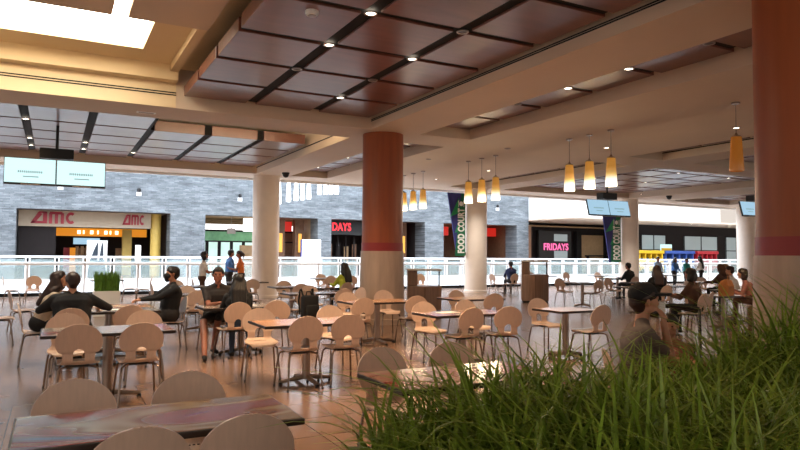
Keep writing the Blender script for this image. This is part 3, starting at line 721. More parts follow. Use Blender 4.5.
# B
table(-.1, 1.19, 7.36, 8.10, 'pale printed table with a red patch behind the near printed table', M_print2)
chair(.25, 7.30, 'N', 'chair with its back to us at the pale printed table, left one', jit=-2)
chair(.83, 7.20, 'N', 'chair with its back to us at the pale printed table, right one', jit=2)
chair(.15, 8.68, 'S', 'chair across the pale printed table, back to back with the black jacketed person', jit=3)
chair(1.03, 8.78, 'S', 'chair across the pale printed table, on its right', jit=-4)
# C: two tables pushed together
table(.15, 1.4, 9.98, 10.7, 'table where the person in the black jacket leans', M_topgrey)
table(.15, 1.4, 10.72, 11.45, 'table covered with papers in front of the masked person', M_top)
chair(.22, 9.42, 'N', 'chair holding the person in the black jacket', jit=1)
chair(.95, 9.62, 'N', 'brown backed chair right of the person in the black jacket', jit=-3)
chair(-.42, 10.6, 'E', 'chair holding the long haired person in beige', jit=2)
chair(1.98, 11.35, 'W', 'chair holding the masked person in black', jit=4)
chair(-1.05, 13.0, 'E', 'empty side on chair left of the long haired person in beige', jit=3)
chair(-.75, 14.6, 'E', 'empty chair by the wall of glass behind the beige jacket', True, 10)
# D
table(2.15, 3.42, 7.30, 8.05, 'peach topped table in the middle with four chairs around it', M_top)
chair(2.62, 7.20, 'N', 'chair with its back to us at the middle peach table, left one', jit=3)
chair(3.16, 7.22, 'N', 'chair with its back to us at the middle peach table, right one', jit=-2)
chair(2.42, 8.50, 'S', 'chair turned to us at the left end of the middle peach table', jit=-9)
chair(3.46, 8.62, 'S', 'chair turned to us at the right end of the middle peach table', jit=5)
# D3
table(2.0, 3.3, 10.0, 10.65, 'table between the long haired person and the smiling person in dark shirt', M_topgrey)
chair(2.45, 9.66, 'N', 'chair holding the person with very long black hair', jit=8)
chair(3.07, 9.80, 'N', 'empty chair right of the person with very long black hair', jit=-4)
chair(2.35, 11.2, 'S', 'chair holding the person in dark shirt and shorts', jit=6)
# table behind
table(2.1, 3.4, 13.4, 14.1, 'table behind the couple, mostly hidden by them', M_topgrey, False)
chair(2.50, 13.05, 'N', 'brown backed chair just left of the person in dark shorts', jit=2)
chair(2.62, 15.0, 'S', 'chair behind the brown backed one left of the person in shorts', True)
chair(3.2, 14.9, 'S', 'chair hidden behind the couple at the far side of their neighbour table', True)
table(2.5, 3.45, 16.4, 17.4, 'grey square table left of the couple, near the railing', M_topgrey, False)
chair(2.1, 16.9, 'E', 'dark seated chair on the left of the grey square table', True)
chair(2.9, 18.2, 'S', 'pale chair beyond the grey square table', True)
# E
table(4.5, 5.78, 10.15, 10.85, 'dark edged table standing against the red column', M_top)
chair(4.95, 11.45, 'S', 'chair turned to us at the table by the red column, left one', jit=2)
chair(5.92, 11.85, 'S', 'chair turned to us right in front of the red column', jit=-3)
chair(5.68, 10.02, 'N', 'brown backed chair at the right end of the table by the red column', jit=-5)
chair(4.6, 9.9, 'N', 'brown backed chair at the left end of the table by the red column', jit=4)
# between
table(4.3, 5.6, 12.9, 13.55, 'table behind the black backpack', M_topgrey)
chair(4.52, 12.45, 'N', 'chair carrying the black backpack', jit=6)
chair(5.45, 12.7, 'N', 'orange brown chair between backpack and red column, nearer one', jit=-4)
chair(5.95, 12.95, 'W', 'orange brown chair touching the left edge of the red column', True, 10)
chair(5.2, 14.2, 'S', 'chair just beyond the backpack table', True)
table(4.85, 5.9, 15.6, 16.35, 'grey table right of the first white column', M_topgrey, False)
chair(5.35, 15.15, 'N', 'low looking chair in front of the grey table right of the first white column', True)
chair(5.5, 17.0, 'S', 'chair beyond the grey table right of the first white column', True)
chair(4.0, 15.7, 'E', 'chair left of the grey table below the first white column', True)
table(4.5, 5.6, 18.7, 19.4, 'dark table just left of the first white column', M_topgrey, False)
chair(5.0, 18.3, 'N', 'chair in front of the dark table left of the first white column', True)
table(7.9, 9.0, 20.8, 21.5, 'far table between first white column and red column', M_topgrey, False)
chair(8.2, 20.3, 'N', 'chair in front of the far table between the white and red columns', True)
chair(8.9, 20.2, 'N', 'pale chair in front of the far table, nearest the red column', True)
chair(8.6, 22.3, 'S', 'white chair by the railing beyond the far table between the columns', True)
# F
table(4.6, 5.9, 7.58, 8.27, 'pink printed table right of the red column', M_print3)
chair(5.05, 8.72, 'S', 'chair turned to us at the left end of the pink printed table', jit=-4)
chair(5.92, 8.88, 'S', 'chair turned to us behind the pink printed table', jit=3)
chair(5.13, 7.48, 'N', 'chair with its back to us at the front of the pink printed table', jit=4)
chair(5.72, 7.44, 'N', 'chair with its back to us at the right end of the pink printed table', jit=-12)
# G
table(6.70, 7.48, 7.46, 8.14, 'small square brown table standing alone left of the capped person', M_top)
chair(7.26, 8.68, 'S', 'chair turned to us at the small square brown table', jit=-3)
chair(7.22, 7.14, 'N', 'chair with its back to us at the small square brown table', jit=4)
# H
table(6.65, 7.75, 10.2, 10.95, 'dark edged table behind the pink printed table', M_top)
chair(7.35, 11.35, 'S', 'chair beyond the dark edged table behind the pink printed one', jit=3)
chair(7.42, 10.1, 'N', 'brown chair at the front of the dark edged table behind the pink printed one', jit=-6)
# I
table(1.90, 3.15, 3.52, 4.2, 'table half hidden by the grass planter', M_print3)
chair(2.27, 4.58, 'S', 'pale chair back rising behind the table half hidden by grass', jit=2)
chair(2.92, 4.60, 'S', 'pale chair back just above the grass tips', jit=-3)
# J and the far right
table(14.2, 15.1, 15.0, 15.7, 'grey table standing alone right of the second bin', M_topgrey, False)
chair(14.55, 16.3, 'S', 'chair turned to us at the grey table right of the second bin', True)
chair(14.75, 14.75, 'N', 'chair with its back to us at the grey table right of the second bin', True, 12)
chair(16.6, 16.2, 'S', 'chair left of the person in black by the far white column, turned to us', True)
chair(16.4, 14.0, 'N', 'tan chair left of the person in black by the far white column, back to us', True)
table(16.2, 17.4, 14.6, 15.3, 'table left of the person in black by the far white column', M_topgrey, False)
chair(18.55, 16.75, 'N', 'chair holding the person in black by the far white column', True, 3)
table(18.2, 19.4, 17.5, 18.2, 'table in front of the person in black by the far white column', M_topgrey, False)
chair(13.75, 11.4, 'N', 'chair holding the person in black with a scarf', True, 3)
table(13.6, 14.8, 12.4, 13.1, 'table in front of the person in black with a scarf', M_topgrey, False)
for k, (x, y, fc, t) in enumerate([
    (17.0, 21.9, 'S', 'white lit chair by the railing right of the second bin, first in line'), (18.3, 22.3, 'S', 'white lit chair by the railing, second right of the second bin'),
    (20.2, 22.2, 'S', 'white lit chair by the railing, third right of the second bin'), (21.9, 22.0, 'S', 'white lit chair by the railing, fourth right of the second bin'),
    (15.2, 20.9, 'E', 'white chair left of the person in navy at the railing'), (16.25, 20.75, 'N', 'white chair holding the person in navy at the railing'),
    (-.5, 22.5, 'S', 'white lit chair by the railing left of the beige jacket'), (.55, 21.6, 'W', 'white lit chair right of the green grass box, by the railing'),
    (1.9, 22.2, 'E', 'white lit chair by the railing behind the masked person'), (2.75, 21.7, 'W', 'second white lit chair by the railing behind the masked person'),
    (3.55, 19.5, 'E', 'white chair beside the standing person in white shirt'),
    (12.3, 21.5, 'S', 'white lit chair by the railing left of the navy person'), (-1.3, 22.2, 'E', 'white lit chair at the railing far left')]):
    chair(x, y, fc, t, True)
for k, (x0, x1, y0, y1, t) in enumerate([(1.0, 1.9, 21.3, 22.0, 'pale table by the railing behind the masked person'), (17.2, 18.3, 20.6, 21.3, 'pale table by the railing right of the second bin'), (20.4, 21.5, 20.4, 21.1, 'second pale table by the railing, before the far white column'), (16.3, 17.3, 21.8, 22.4, 'table of the person in navy at the railing'), (24.2, 25.4, 20.3, 21.0, 'pale table by the far white column and the ride cars')]):
    table(x0, x1, y0, y1, t, M_topwhite, False)
table(15.2, 16.2, 12.5, 13.3, 'grey four legged table behind the capped person', M_topgrey, False, True)
chair(13.1, 10.2, 'N', 'chair right of the grey four legged table', True, 10)
chair(12.15, 8.95, 'N', 'brightly lit chair with an arched hole by the paper bag table', True, 25)
table(12.5, 13.4, 8.95, 9.6, 'dark edged table under the orange paper bag', M_topgrey, False)
chair(16.0, 13.9, 'S', 'chair beyond the grey four legged table, its left one', True)
chair(17.3, 13.6, 'S', 'chair beyond the grey four legged table, its right one', True)
table(14.8, 16.0, 10.3, 11.0, 'table before the brown haired person beside the big column', M_topgrey, False)
chair(18.5, 13.0, 'N', 'chair holding the hooded person in brown', True)
chair(19.3, 13.4, 'N', 'chair holding the hooded person in khaki', True)
table(18.3, 19.8, 14.2, 14.9, 'table of the two hooded people', M_topgrey, False)
chair(5.5, 3.35, 'W', 'cream chair just above the grass right of the capped person', jit=20)
chair(3.80, 3.74, 'E', 'chair holding the capped person in grey shirt', jit=-35)
chair(20.5, 15.5, 'S', 'tan chair between the two people in black', True); chair(21.4, 16.4, 'N', 'tan chair beyond the person with a scarf', True)

# small things on tables
def sheet(x, y, rz, w, d, label, m=M_letw, z=.7505):
    o = MB().box(-w/2, w/2, -d/2, d/2, 0, .004).build('paper_sheet', m); o.location = (x, y, z); o.rotation_euler = (0, 0, rz); tag(o, label, 'paper', 'papers on the tables')
sheet(.75, 10.3, .2, .3, .22, 'white paper beside the hand of the black jacketed person'); sheet(.5, 11.1, -.3, .3, .22, 'white paper in front of the masked person')
sheet(.95, 10.95, .5, .2, .28, 'paper tray liner at the corner near the masked person', C_beige); sheet(4.55+.5, 8.0, .1, .3, .2, 'white paper on the pink printed table')
sheet(2.75, 10.35, .3, .25, .2, 'white paper on the table between the couple')
e = empty('paper_bag', (12.95, 9.2, .7505), .3, 'orange lit paper bag on the dark edged table near the big column', 'bag')
m = MB(); m.add([(-.17, -.1, 0), (.17, -.1, 0), (.17, .1, 0), (-.17, .1, 0), (-.16, -.1, .2), (.17, -.11, .2), (.16, .1, .2), (-.17, .11, .2), (-.15, -.05, .36), (.15, -.06, .33), (.14, .05, .35), (-.14, .06, .32)],
               [(3, 2, 1, 0), (0, 1, 5, 4), (1, 2, 6, 5), (2, 3, 7, 6), (3, 0, 4, 7), (4, 5, 9, 8), (5, 6, 10, 9), (6, 7, 11, 10), (7, 4, 8, 11), (8, 9, 10, 11)])
m.build('bag_body', M_bag, e); MB().tube([(-.06, -.05, .34), (-.05, -.05, .42), (.05, -.05, .42), (.06, -.05, .33)], .006, 6).build('handle', M_bag, e)
e = empty('jar', (5.35, 7.75, .7505), 0, 'small round pale jar on the pink printed table', 'jar')
MB().lathe([(.04, 0), (.045, .02), (.045, .06), (.03, .07)], 16).build('body', M_winlit, e, True); MB().lathe([(.034, .07), (.034, .085)], 16).build('lid', M_green, e, True)
# backpack
e = empty('backpack', (4.5, 12.36, .30), R(6), 'black backpack hanging on a chair back in the middle of the hall', 'backpack')
MB().cbox(-.17, .17, -.2, .0, 0, .46, .05).build('main_bag', C_black, e, True); MB().cbox(-.13, .13, -.28, -.19, .04, .28, .03).build('front_pocket', C_black, e, True)
for sx in (-1, 1): MB().tube([(sx*.11, -.02, .44), (sx*.13, .04, .58), (sx*.13, .09, .56), (sx*.15, .10, .35), (sx*.16, .02, .08)], .018, 8).build('strap', C_black, e, True)
MB().tube([(-.06, -.04, .45), (-.04, -.04, .53), (.04, -.04, .53), (.06, -.04, .45)], .012, 8).build('handle', C_black, e, True)
# litter bins
def bin_unit(x, y, rz, label, w=.95, hgt=.72):
    e = empty('waste_bin', (x, y, 0), rz, label, 'bin', 'waste bins')
    b = MB(); n = 16; poly = [(-w/2, .35), (-w/2, -.15)]+[(-w/2+w*k/n, -.15-.22*math.sin(PI*k/n)) for k in range(1, n)]+[(w/2, -.15), (w/2, .35)]
    N_ = len(poly); v = [(a, c, z) for z in (.06, hgt) for a, c in poly]
    b.add(v, [tuple(range(N_))[::-1], tuple(range(N_, 2*N_))]+[(i, (i+1) % N_, (i+1) % N_+N_, i+N_) for i in range(N_)])
    b.build('cabinet', M_wood, e)
    MB().box(-w/2+.04, w/2-.04, -.3, .33, 0, .06).build('plinth', M_dark, e)
    MB().cbox(-w/2, -w/2+.28, -.2, .2, hgt, hgt+.42, .03).build('side_housing', M_wood, e)
    MB().tube([(w/2-.06, -.05, hgt), (w/2-.06, -.05, hgt+.44)], .02, 8).build('post', M_dark, e)
    MB().cbox(-w/2-.02, w/2, -.28, .3, hgt+.42, hgt+.47, .02).build('tray_shelf', M_topwhite, e)
    MB().box(-.005, .005, -.375, -.36, .1, hgt-.05).build('door_gap', M_dark, e)
bin_unit(9.15, 15.75, R(-26), 'brown wooden bin station with a tray shelf right of the red column')
bin_unit(14.5, 17.45, R(-35), 'brown wooden bin station right of the food court column', .9, .95)
# green grass box by the railing
e = empty('grass_planter', (1.2, 18.0, 0), 0, 'white box of short green grass behind the seated group', 'planter')
MB().box(-.3, .3, -.3, .3, 0, .62).build('box', M_wht, e)
gv, gf = [], []
for k in range(700):
    x, y = random.uniform(-.27, .27), random.uniform(-.27, .27); a = random.uniform(0, 2*PI); h = random.uniform(.35, .55); w = .012; l = random.uniform(.0, .14)
    dx, dy = math.cos(a), math.sin(a); n = len(gv)
    gv += [(x-dy*w, y+dx*w, .6), (x+dy*w, y-dx*w, .6), (x+dx*l*.4+dy*w*.8, y+dy*l*.4-dx*w*.8, .6+h*.6), (x+dx*l*.4-dy*w*.8, y+dy*l*.4+dx*w*.8, .6+h*.6), (x+dx*l, y+dy*l, .6+h)]
    gf += [(n, n+1, n+2, n+3), (n+3, n+2, n+4)]
m = MB(); m.add(gv, gf); m.build('grass_tuft', M_hedge, e, kind='stuff')

# ================================================================== FOREGROUND PLANTER
e = empty('planter_box', (1.04, .75, 0), 0, 'long planter box under the foreground grass', 'planter')
MB().box(0, 4.7, 0, .06, 0, .74).box(0, 4.7, 1.70, 1.76, 0, .74).box(0, .06, .06, 1.70, 0, .74).box(4.64, 4.7, .06, 1.70, 0, .74).build('side_panel', M_pbox, e)
MB().box(.06, 4.64, .06, 1.70, .4, .70).build('filling', M_soil, e)
MB().cbox(-.03, 4.73, -.03, .09, .74, .765, .008).cbox(-.03, 4.73, 1.67, 1.79, .74, .765, .008).cbox(-.03, .09, .09, 1.67, .74, .765, .008).cbox(4.61, 4.73, .09, 1.67, .74, .765, .008).build('rim', M_pbox, e)
gv, gf = [], []
def blade(x, y, z, a, h, lean, w, droop):
    n = len(gv); S = 6; dx, dy = math.cos(a), math.sin(a)
    for k in range(S+1):
        t = k/S
        out = lean*(t**1.6)*h; up = h*(t-droop*t*t*t*.55)
        ww = w*(1-.15*t) if t < .5 else w*(1-.15*.5)*(1-(t-.5)/.5)**.7+.0004
        px, py, pz = x+dx*out, y+dy*out, z+up
        gv.extend([(px-dy*ww, py+dx*ww, pz), (px-dx*ww*.25, py-dy*ww*.25, pz-ww*.35), (px+dy*ww, py-dx*ww, pz)])
    for k in range(S):
        i = n+k*3; gf.extend([(i, i+1, i+4, i+3), (i+1, i+2, i+5, i+4)])
rg = random.Random(3)
def lerp(x, pts):
    for (x0, y0), (x1, y1) in zip(pts, pts[1:]):
        if x <= x1: return y0+(y1-y0)*max(0, (x-x0))/(x1-x0)
    return pts[-1][1]
for k in range(1450):
    cx, cy = rg.uniform(1.07, 5.65), rg.uniform(.84, 2.42)
    hs = lerp(cx, [(1.07, .36), (1.35, .55), (1.6, .66), (2.0, .63), (2.4, .56), (2.8, .48), (3.3, .72), (4.1, .93)])
    for q in range(rg.randint(5, 8)):
        a = rg.uniform(0, 2*PI)
        blade(cx+rg.gauss(0, .025), cy+rg.gauss(0, .02), .695, a, hs*rg.uniform(.6, 1.1), abs(rg.gauss(.55, .42)), rg.uniform(.0045, .0095), rg.uniform(.2, 1.15))
for k in range(420):
    cx, cy = rg.uniform(1.08, 4.6), rg.uniform(1.0, 2.4)
    blade(cx, cy, .70, rg.uniform(0, 2*PI), lerp(cx, [(1.07, .42), (1.6, .62), (2.3, .52), (2.8, .44), (3.3, .66), (4.1, .86)])*rg.uniform(.85, 1.1), rg.uniform(.7, 1.3), rg.uniform(.008, .0125), rg.uniform(.7, 1.25))
m = MB(); m.add(gv, gf); g = m.build('artificial_grass', M_grass); g['kind'] = 'stuff'
tag(g, 'long bladed green artificial grass filling the foreground planter', 'grass')

# ================================================================== PEOPLE
def capsule(mb, p0, p1, r0, r1, n=12):
    p0, p1 = Vector(p0), Vector(p1); d = (p1-p0)
    if d.length < 1e-5: d = Vector((0, 0, 1e-3)); p1 = p0+d
    d.normalize(); up = Vector((0, 0, 1)) if abs(d.z) < .9 else Vector((1, 0, 0))
    a = d.cross(up).normalized(); b = d.cross(a).normalized()
    rings = []
    for t in (80, 55, 28, 0): rings.append((p0-d*r0*math.sin(R(t)), r0*math.cos(R(t))))
    for t in (0, 28, 55, 80): rings.append((p1+d*r1*math.sin(R(t)), r1*math.cos(R(t))))
    v, f = [], []
    for c, r in rings:
        for i in range(n): t = 2*PI*i/n; v.append(c+r*(math.cos(t)*a+math.sin(t)*b))
    for k in range(len(rings)-1):
        for i in range(n): j = (i+1) % n; f.append((k*n+i, k*n+j, (k+1)*n+j, (k+1)*n+i))
    f.append(tuple(range(n))[::-1]); f.append(tuple((len(rings)-1)*n+i for i in range(n)))
    mb.add(v, f)
def remesh(mb, vox, smooth=4):
    me = mb.mesh('tmp'); o = bpy.data.objects.new('tmp', me); COL.objects.link(o)
    m = o.modifiers.new('r', 'REMESH'); m.mode = 'VOXEL'; m.voxel_size = vox
    s = o.modifiers.new('s', 'SMOOTH'); s.factor = .5; s.iterations = smooth
    me2 = bpy.data.meshes.new_from_object(o.evaluated_get(bpy.context.evaluated_depsgraph_get()))
    bpy.data.objects.remove(o); bpy.data.meshes.remove(me)
    me2.polygons.foreach_set('use_smooth', [True]*len(me2.polygons)); return me2
def rotv(v, yaw, pitch, roll=0):
    return Matrix.Rotation(yaw, 3, 'Z') @ Matrix.Rotation(-pitch, 3, 'X') @ Matrix.Rotation(roll, 3, 'Y') @ Vector(v)
def person(label, loc, rz, top, bottom, skin=None, shoe=None, hair='short', hairm=None, stand=False, lean=5, side=0, yaw=0, pitch=0, hands=((-.12, .42, .79), (.14, .40, .79)),
           feet=None, knees=None, short_sleeve=False, shorts=False, vox=.013, scale=1., eyes=False, cap=None, mask=None, width=1., group='people in the hall', elbow_out=.1):
    """facing +Y in its own frame; seat plane 0.45 m"""
    skin = skin or M_skin1; shoe = shoe or C_shoe; hairm = hairm or M_hair
    e = empty('person', (*loc, 0), R(rz), label, 'person', group); e.scale = (scale,)*3
    caps = []
    def c(p0, p1, r0, r1, reg): caps.append((Vector(p0), Vector(p1), r0, r1, reg))
    pz = .93 if stand else .575
    pel = Vector((0, 0 if stand else -.045, pz)); L = R(lean); S = R(side)
    sp = Vector((math.sin(S), math.sin(L), math.cos(L)*math.cos(S))).normalized()
    fw = Vector((0, math.cos(L), -math.sin(L)))
    k_ = 1. if stand else .92; waist = pel+sp*.17*k_; chest = pel+sp*.36*k_; sh = pel+sp*.47*k_; nk = pel+sp*.53*k_
    X = Vector((1, 0, 0)); w = width
    # trunk
    c(pel-X*.075*w, pel+X*.075*w, .125*w, .125*w, 'bottom')
    c(waist-X*.065*w, waist+X*.065*w, .115*w, .115*w, 'top')
    c(chest-X*.085*w, chest+X*.085*w, .120*w, .120*w, 'top')
    for s in (-1, 1):
        c(pel+X*s*.07*w+sp*.06, chest+X*s*.085*w, .108*w, .112*w, 'top')
        c(sh+X*s*.06, sh+X*s*.165*w-sp*.02, .07, .066*w, 'top')
        c(nk+X*s*.02, sh+X*s*.13*w, .055, .055, 'top')
    head = nk+sp*.045+Vector((0, math.sin(R(pitch))*.03+.025, .122))
    c(nk-sp*.03, head-Vector((0, .01, .05)), .056, .052, 'skin')
    def hp(v): return head+rotv(v, R(yaw), R(pitch))
    c(hp((0, -.025, .035)), hp((0, .015, .04)), .084, .080, 'skin')
    c(hp((0, .035, .0)), hp((0, .045, -.065)), .064, .045, 'skin')
    c(hp((-.028, .04, -.06)), hp((.028, .04, -.06)), .042, .042, 'skin')
    c(hp((0, .088, .012)), hp((0, .112, -.026)), .010, .015, 'skin')
    c(hp((-.035, .082, .028)), hp((.035, .082, .028)), .018, .018, 'skin')
    c(hp((-.018, .086, -.058)), hp((.018, .086, -.058)), .010, .010, 'skin')
    c(hp((0, .075, -.088)), hp((0, .078, -.092)), .022, .02, 'skin')
    for s in (-1, 1):
        c(hp((s*.083, -.008, .02)), hp((s*.083, -.005, -.022)), .017, .011, 'skin')
        c(hp((s*.045, .062, -.015)), hp((s*.05, .05, -.02)), .028, .026, 'skin')
    # arms
    for s, hd in zip((-1, 1), hands):
        S0 = sh+X*s*.175*w-sp*.025; W = Vector(hd); v = W-S0; d = v.length
        la, lb = .285, .25
        if d > la+lb-.01: W = S0+v.normalized()*(la+lb-.01); v = W-S0; d = v.length
        k = (la*la-lb*lb+d*d)/(2*d); hgt = math.sqrt(max(0, la*la-k*k))
        pole = Vector((s*elbow_out*6, -.5, -1)); n = v.normalized(); pole = (pole-n*pole.dot(n)).normalized()
        E = S0+n*k+pole*hgt
        arm = 'skin' if short_sleeve else 'top'
        if short_sleeve: c(S0, S0+(E-S0)*.62, .060*w, .058, 'top'); c(S0+(E-S0)*.5, E, .045, .040, 'skin')
        else: c(S0, E, .060*w, .050, 'top')
        c(E, W, .046 if not short_sleeve else .039, .034 if not short_sleeve else .028, arm)
        hdv = (W-E).normalized(); sidev = hdv.cross(Vector((0, 0, 1)))
        if sidev.length < .1: sidev = Vector((s, 0, 0))
        sidev = sidev.normalized()*1; dn = sidev.cross(hdv).normalized()
        if dn.z > 0 and not stand: dn = -dn
        c(W, W+hdv*.02, .027, .026, 'skin')
        for q in (-.024, -.008, .008, .024): c(W+hdv*.015+sidev*q*.6, W+hdv*.085+sidev*q, .016, .013, 'skin')
        for q, ln in ((-.027, .055), (-.009, .068), (.009, .072), (.027, .062)):
            a = W+hdv*.085+sidev*q; bq = a+(hdv*.85+dn*.35).normalized()*ln*.55; cq = bq+(hdv*.5+dn*.8).normalized()*ln*.5
            c(a, bq, .0095, .009, 'skin'); c(bq, cq, .009, .008, 'skin')
        ts = -s
        a = W+hdv*.03+sidev*.028*ts*(1 if sidev.x > 0 else -1); bq = a+(hdv*.6+sidev*.8*ts*(1 if sidev.x > 0 else -1)).normalized()*.04; cq = bq+(hdv*.9+dn*.3).normalized()*.03
        c(a, bq, .012, .0105, 'skin'); c(bq, cq, .0105, .009, 'skin')
    # legs
    for i, s in enumerate((-1, 1)):
        hip = pel+X*s*.085*w-Vector((0, 0, .02))
        if stand: kn = Vector((s*.09, .03, .50)); ank = Vector((s*.10, -.01+.06*s, .08))
        else:
            kn = Vector(knees[i]) if knees else Vector((s*.12, .36, .56)); ank = Vector(feet[i]) if feet else Vector((s*.13, .36, .085))
        c(hip, hip+(kn-hip)*.6, .085*w, .070, 'bottom'); c(hip+(kn-hip)*.6, kn, .070, .057, 'bottom')
        lo = 'skin' if shorts else 'bottom'
        c(kn, kn+(ank-kn)*.4, .055, .054, lo); c(kn+(ank-kn)*.4, ank, .054, .040, lo)
        fd = Vector((s*.15, 1, 0)).normalized()
        c(ank-fd*.03-Vector((0, 0, .035)), ank+fd*.14-Vector((0, 0, .045)), .040, .032, 'shoe')
    mb = MB()
    for p0, p1, a, b_, reg in caps: capsule(mb, p0, p1, a, b_)
    me = remesh(mb, vox, 3)
    regs = ['skin', 'top', 'bottom', 'shoe']
    for m in (skin, top, bottom, shoe): me.materials.append(m)
    n = len(me.polygons); ce = np.empty(n*3); me.polygons.foreach_get('center', ce); ce = ce.reshape(-1, 3)
    best = np.full(n, 1e9); mi = np.zeros(n, int)
    for p0, p1, a, b_, reg in caps:
        P0, D = np.array(p0), np.array(p1-p0); t = np.clip(((ce-P0)@D)/max(1e-9, D@D), 0, 1)
        d = np.linalg.norm(ce-P0-t[:, None]*D, axis=1)-(a+(b_-a)*t)
        q = d < best; best[q] = d[q]; mi[q] = regs.index(reg)
    me.polygons.foreach_set('material_index', mi.astype(np.int32)); me.update()
    me.name = 'body'; o = bpy.data.objects.new('body', me); link(o, e)
    # hair
    if hair:
        hb = MB()
        capsule(hb, hp((0, -.035, .05)), hp((0, .015, .062)), .090, .083)
        capsule(hb, hp((0, -.055, .0)), hp((0, -.045, -.045)), .075, .055)
        for s in (-1, 1): capsule(hb, hp((s*.055, -.02, .03)), hp((s*.058, .035, .055)), .042, .036)
        if hair in ('long', 'verylong', 'bob'):
            ln = {'bob': .12, 'long': .30, 'verylong': .46}[hair]
            for s in (-1, 1):
                capsule(hb, hp((s*.065, -.02, .03)), hp((s*.085, -.01, -.10)), .045, .045)
                if ln > .2: capsule(hb, hp((s*.085, -.01, -.10)), nk+Vector((s*.10, -.05, -.0)), .05, .055)
            b0 = hp((0, -.06, .0)); b1 = nk+sp*-(ln-.12)+Vector((0, -.13-.02*math.sin(L), 0)) if ln > .2 else hp((0, -.06, -.11))
            mid = nk+Vector((0, -.09, 0)) if ln > .2 else hp((0, -.06, -.06))
            for q in (-.07, -.025, .025, .07):
                capsule(hb, b0+Vector((q*.6, 0, 0)), mid+Vector((q, .0, .02)), .06, .06); capsule(hb, mid+Vector((q, 0, .02)), b1+Vector((q*1.1, 0, 0)), .06, .04)
        if hair == 'tail':
            capsule(hb, hp((0, -.11, .05)), hp((0, -.15, .0)), .035, .04); capsule(hb, hp((0, -.15, .0)), hp((0, -.14, -.14)), .04, .015)
        if hair == 'hood':
            capsule(hb, hp((0, -.03, .02)), nk+Vector((0, -.06, .03)), .115, .13)
        if hair == 'beardcap':
            capsule(hb, hp((-.03, .05, -.085)), hp((.03, .05, -.085)), .042, .042); capsule(hb, hp((0, .07, -.105)), hp((0, .075, -.115)), .03, .025)
        hm = remesh(hb, max(vox, .011), 2); hm.materials.append(hairm); ho = bpy.data.objects.new('hood' if hair == 'hood' else 'hair', hm); link(ho, e)
    if eyes:
        for s in (-1, 1):
            eb = MB(); capsule(eb, hp((s*.031, .090, .004)), hp((s*.034, .090, .004)), .008, .008); eb.build('eye', M_eye, e, True)
    if mask:
        kb = MB(); capsule(kb, hp((-.03, .07, -.03)), hp((.03, .07, -.03)), .055, .055); capsule(kb, hp((0, .075, -.03)), hp((0, .07, -.085)), .056, .05)
        km = remesh(kb, .01, 3); km.materials.append(C_black); link(bpy.data.objects.new('face_mask', km), e)
    if cap:
        kb = MB(); capsule(kb, hp((0, -.03, .062)), hp((0, .012, .066)), .097, .092)
        v = [hp(p) for p in [(-.088, .05, .045), (.088, .05, .045), (.078, .17, .032), (.03, .205, .03), (-.03, .205, .03), (-.078, .17, .032)]]
        v2 = [p+rotv((0, 0, .02), R(yaw), R(pitch)) for p in v]
        km = remesh(kb, .009, 2); km.materials.append(cap); ko = bpy.data.objects.new('cap', km); link(ko, e)
        bb = MB(); bb.add(v+v2, [(5, 4, 3, 2, 1, 0), (6, 7, 8, 9, 10, 11)]+[(i, (i+1) % 6, (i+1) % 6+6, i+6) for i in range(6)]); bb.build('brim', cap, ko)
    return e

person('person in a black jacket seen from behind, leaning over the table on the left', (.24, 9.70), 0, C_black, C_black, lean=26, width=1.25, hands=((-.24, .50, .80), (.38, .46, .80)), yaw=10, pitch=-8, hairm=M_hairb, vox=.012, elbow_out=.4)
person('person with long dark brown hair in a beige jacket bending over the table', (-.12, 10.6), -90, C_beige, C_black, lean=26, hair='long', hairm=M_hairb, yaw=-10, pitch=-15, hands=((.0, .48, .80), (.22, .42, .80)))
person('person in black wearing a black face mask, sitting in profile', (1.66, 11.33), 92, C_black, C_char, lean=-7, width=1.28, yaw=0, pitch=-4, mask=True, eyes=True, vox=.011, hands=((-.05, .46, .80), (.10, .44, .80)))
person('person in a dark short sleeved shirt and shorts sitting towards us', (2.37, 10.78), 180, C_char, C_short, skin=M_skin2, short_sleeve=True, shorts=True, eyes=True, vox=.010, lean=8, yaw=-18, pitch=-6,
       hands=((-.28, .38, .80), (.05, .40, .80)), knees=((.06, .38, .55), (.30, .46, .55)), feet=((.10, .26, .085), (.37, .92, .085)), width=1.08)
person('person with very long black hair and dark jacket seen from behind', (2.50, 9.92), -8, C_black, C_jean, hair='verylong', lean=10, yaw=22, scale=.94, knees=((-.06, .30, .55), (.20, .30, .55)), feet=((-.08, .10, .085), (.20, .10, .085)), hands=((-.16, .44, .80), (.12, .44, .80)), vox=.011)
person('standing person in a white shirt looking at the hands, by the railing', (3.80, 19.3), -95, C_white, C_brown, skin=M_skin2, stand=True, hair='bob', scale=.93, hands=((-.08, .36, 1.12), (.10, .36, 1.12)), short_sleeve=True, pitch=-15, vox=.015)
person('standing person in an orange top with tied back hair', (5.42, 21.2), 70, C_orange, C_char, skin=M_skin2, stand=True, hair='tail', hairm=M_hairb, scale=.95, short_sleeve=True, hands=((-.1, .35, 1.15), (.1, .3, 1.1)), vox=.015)
person('standing person in a blue shirt facing the person in orange', (5.18, 21.9), -80, C_blue, C_char, skin=M_skin2, stand=True, scale=.97, hands=((-.15, .25, 1.0), (.15, .25, 1.0)), vox=.015)
person('person in a lime top half hidden behind the red column', (6.75, 15.75), 20, C_lime, C_black, skin=M_skin2, hair='long', vox=.016)
chair(6.70, 15.45, 'N', 'chair holding the person in a lime top behind the red column', True, 20)
person('person in navy sitting alone at the railing, back to us', (16.25, 21.0), -15, C_navy, C_black, skin=M_skin2, vox=.016, lean=10)
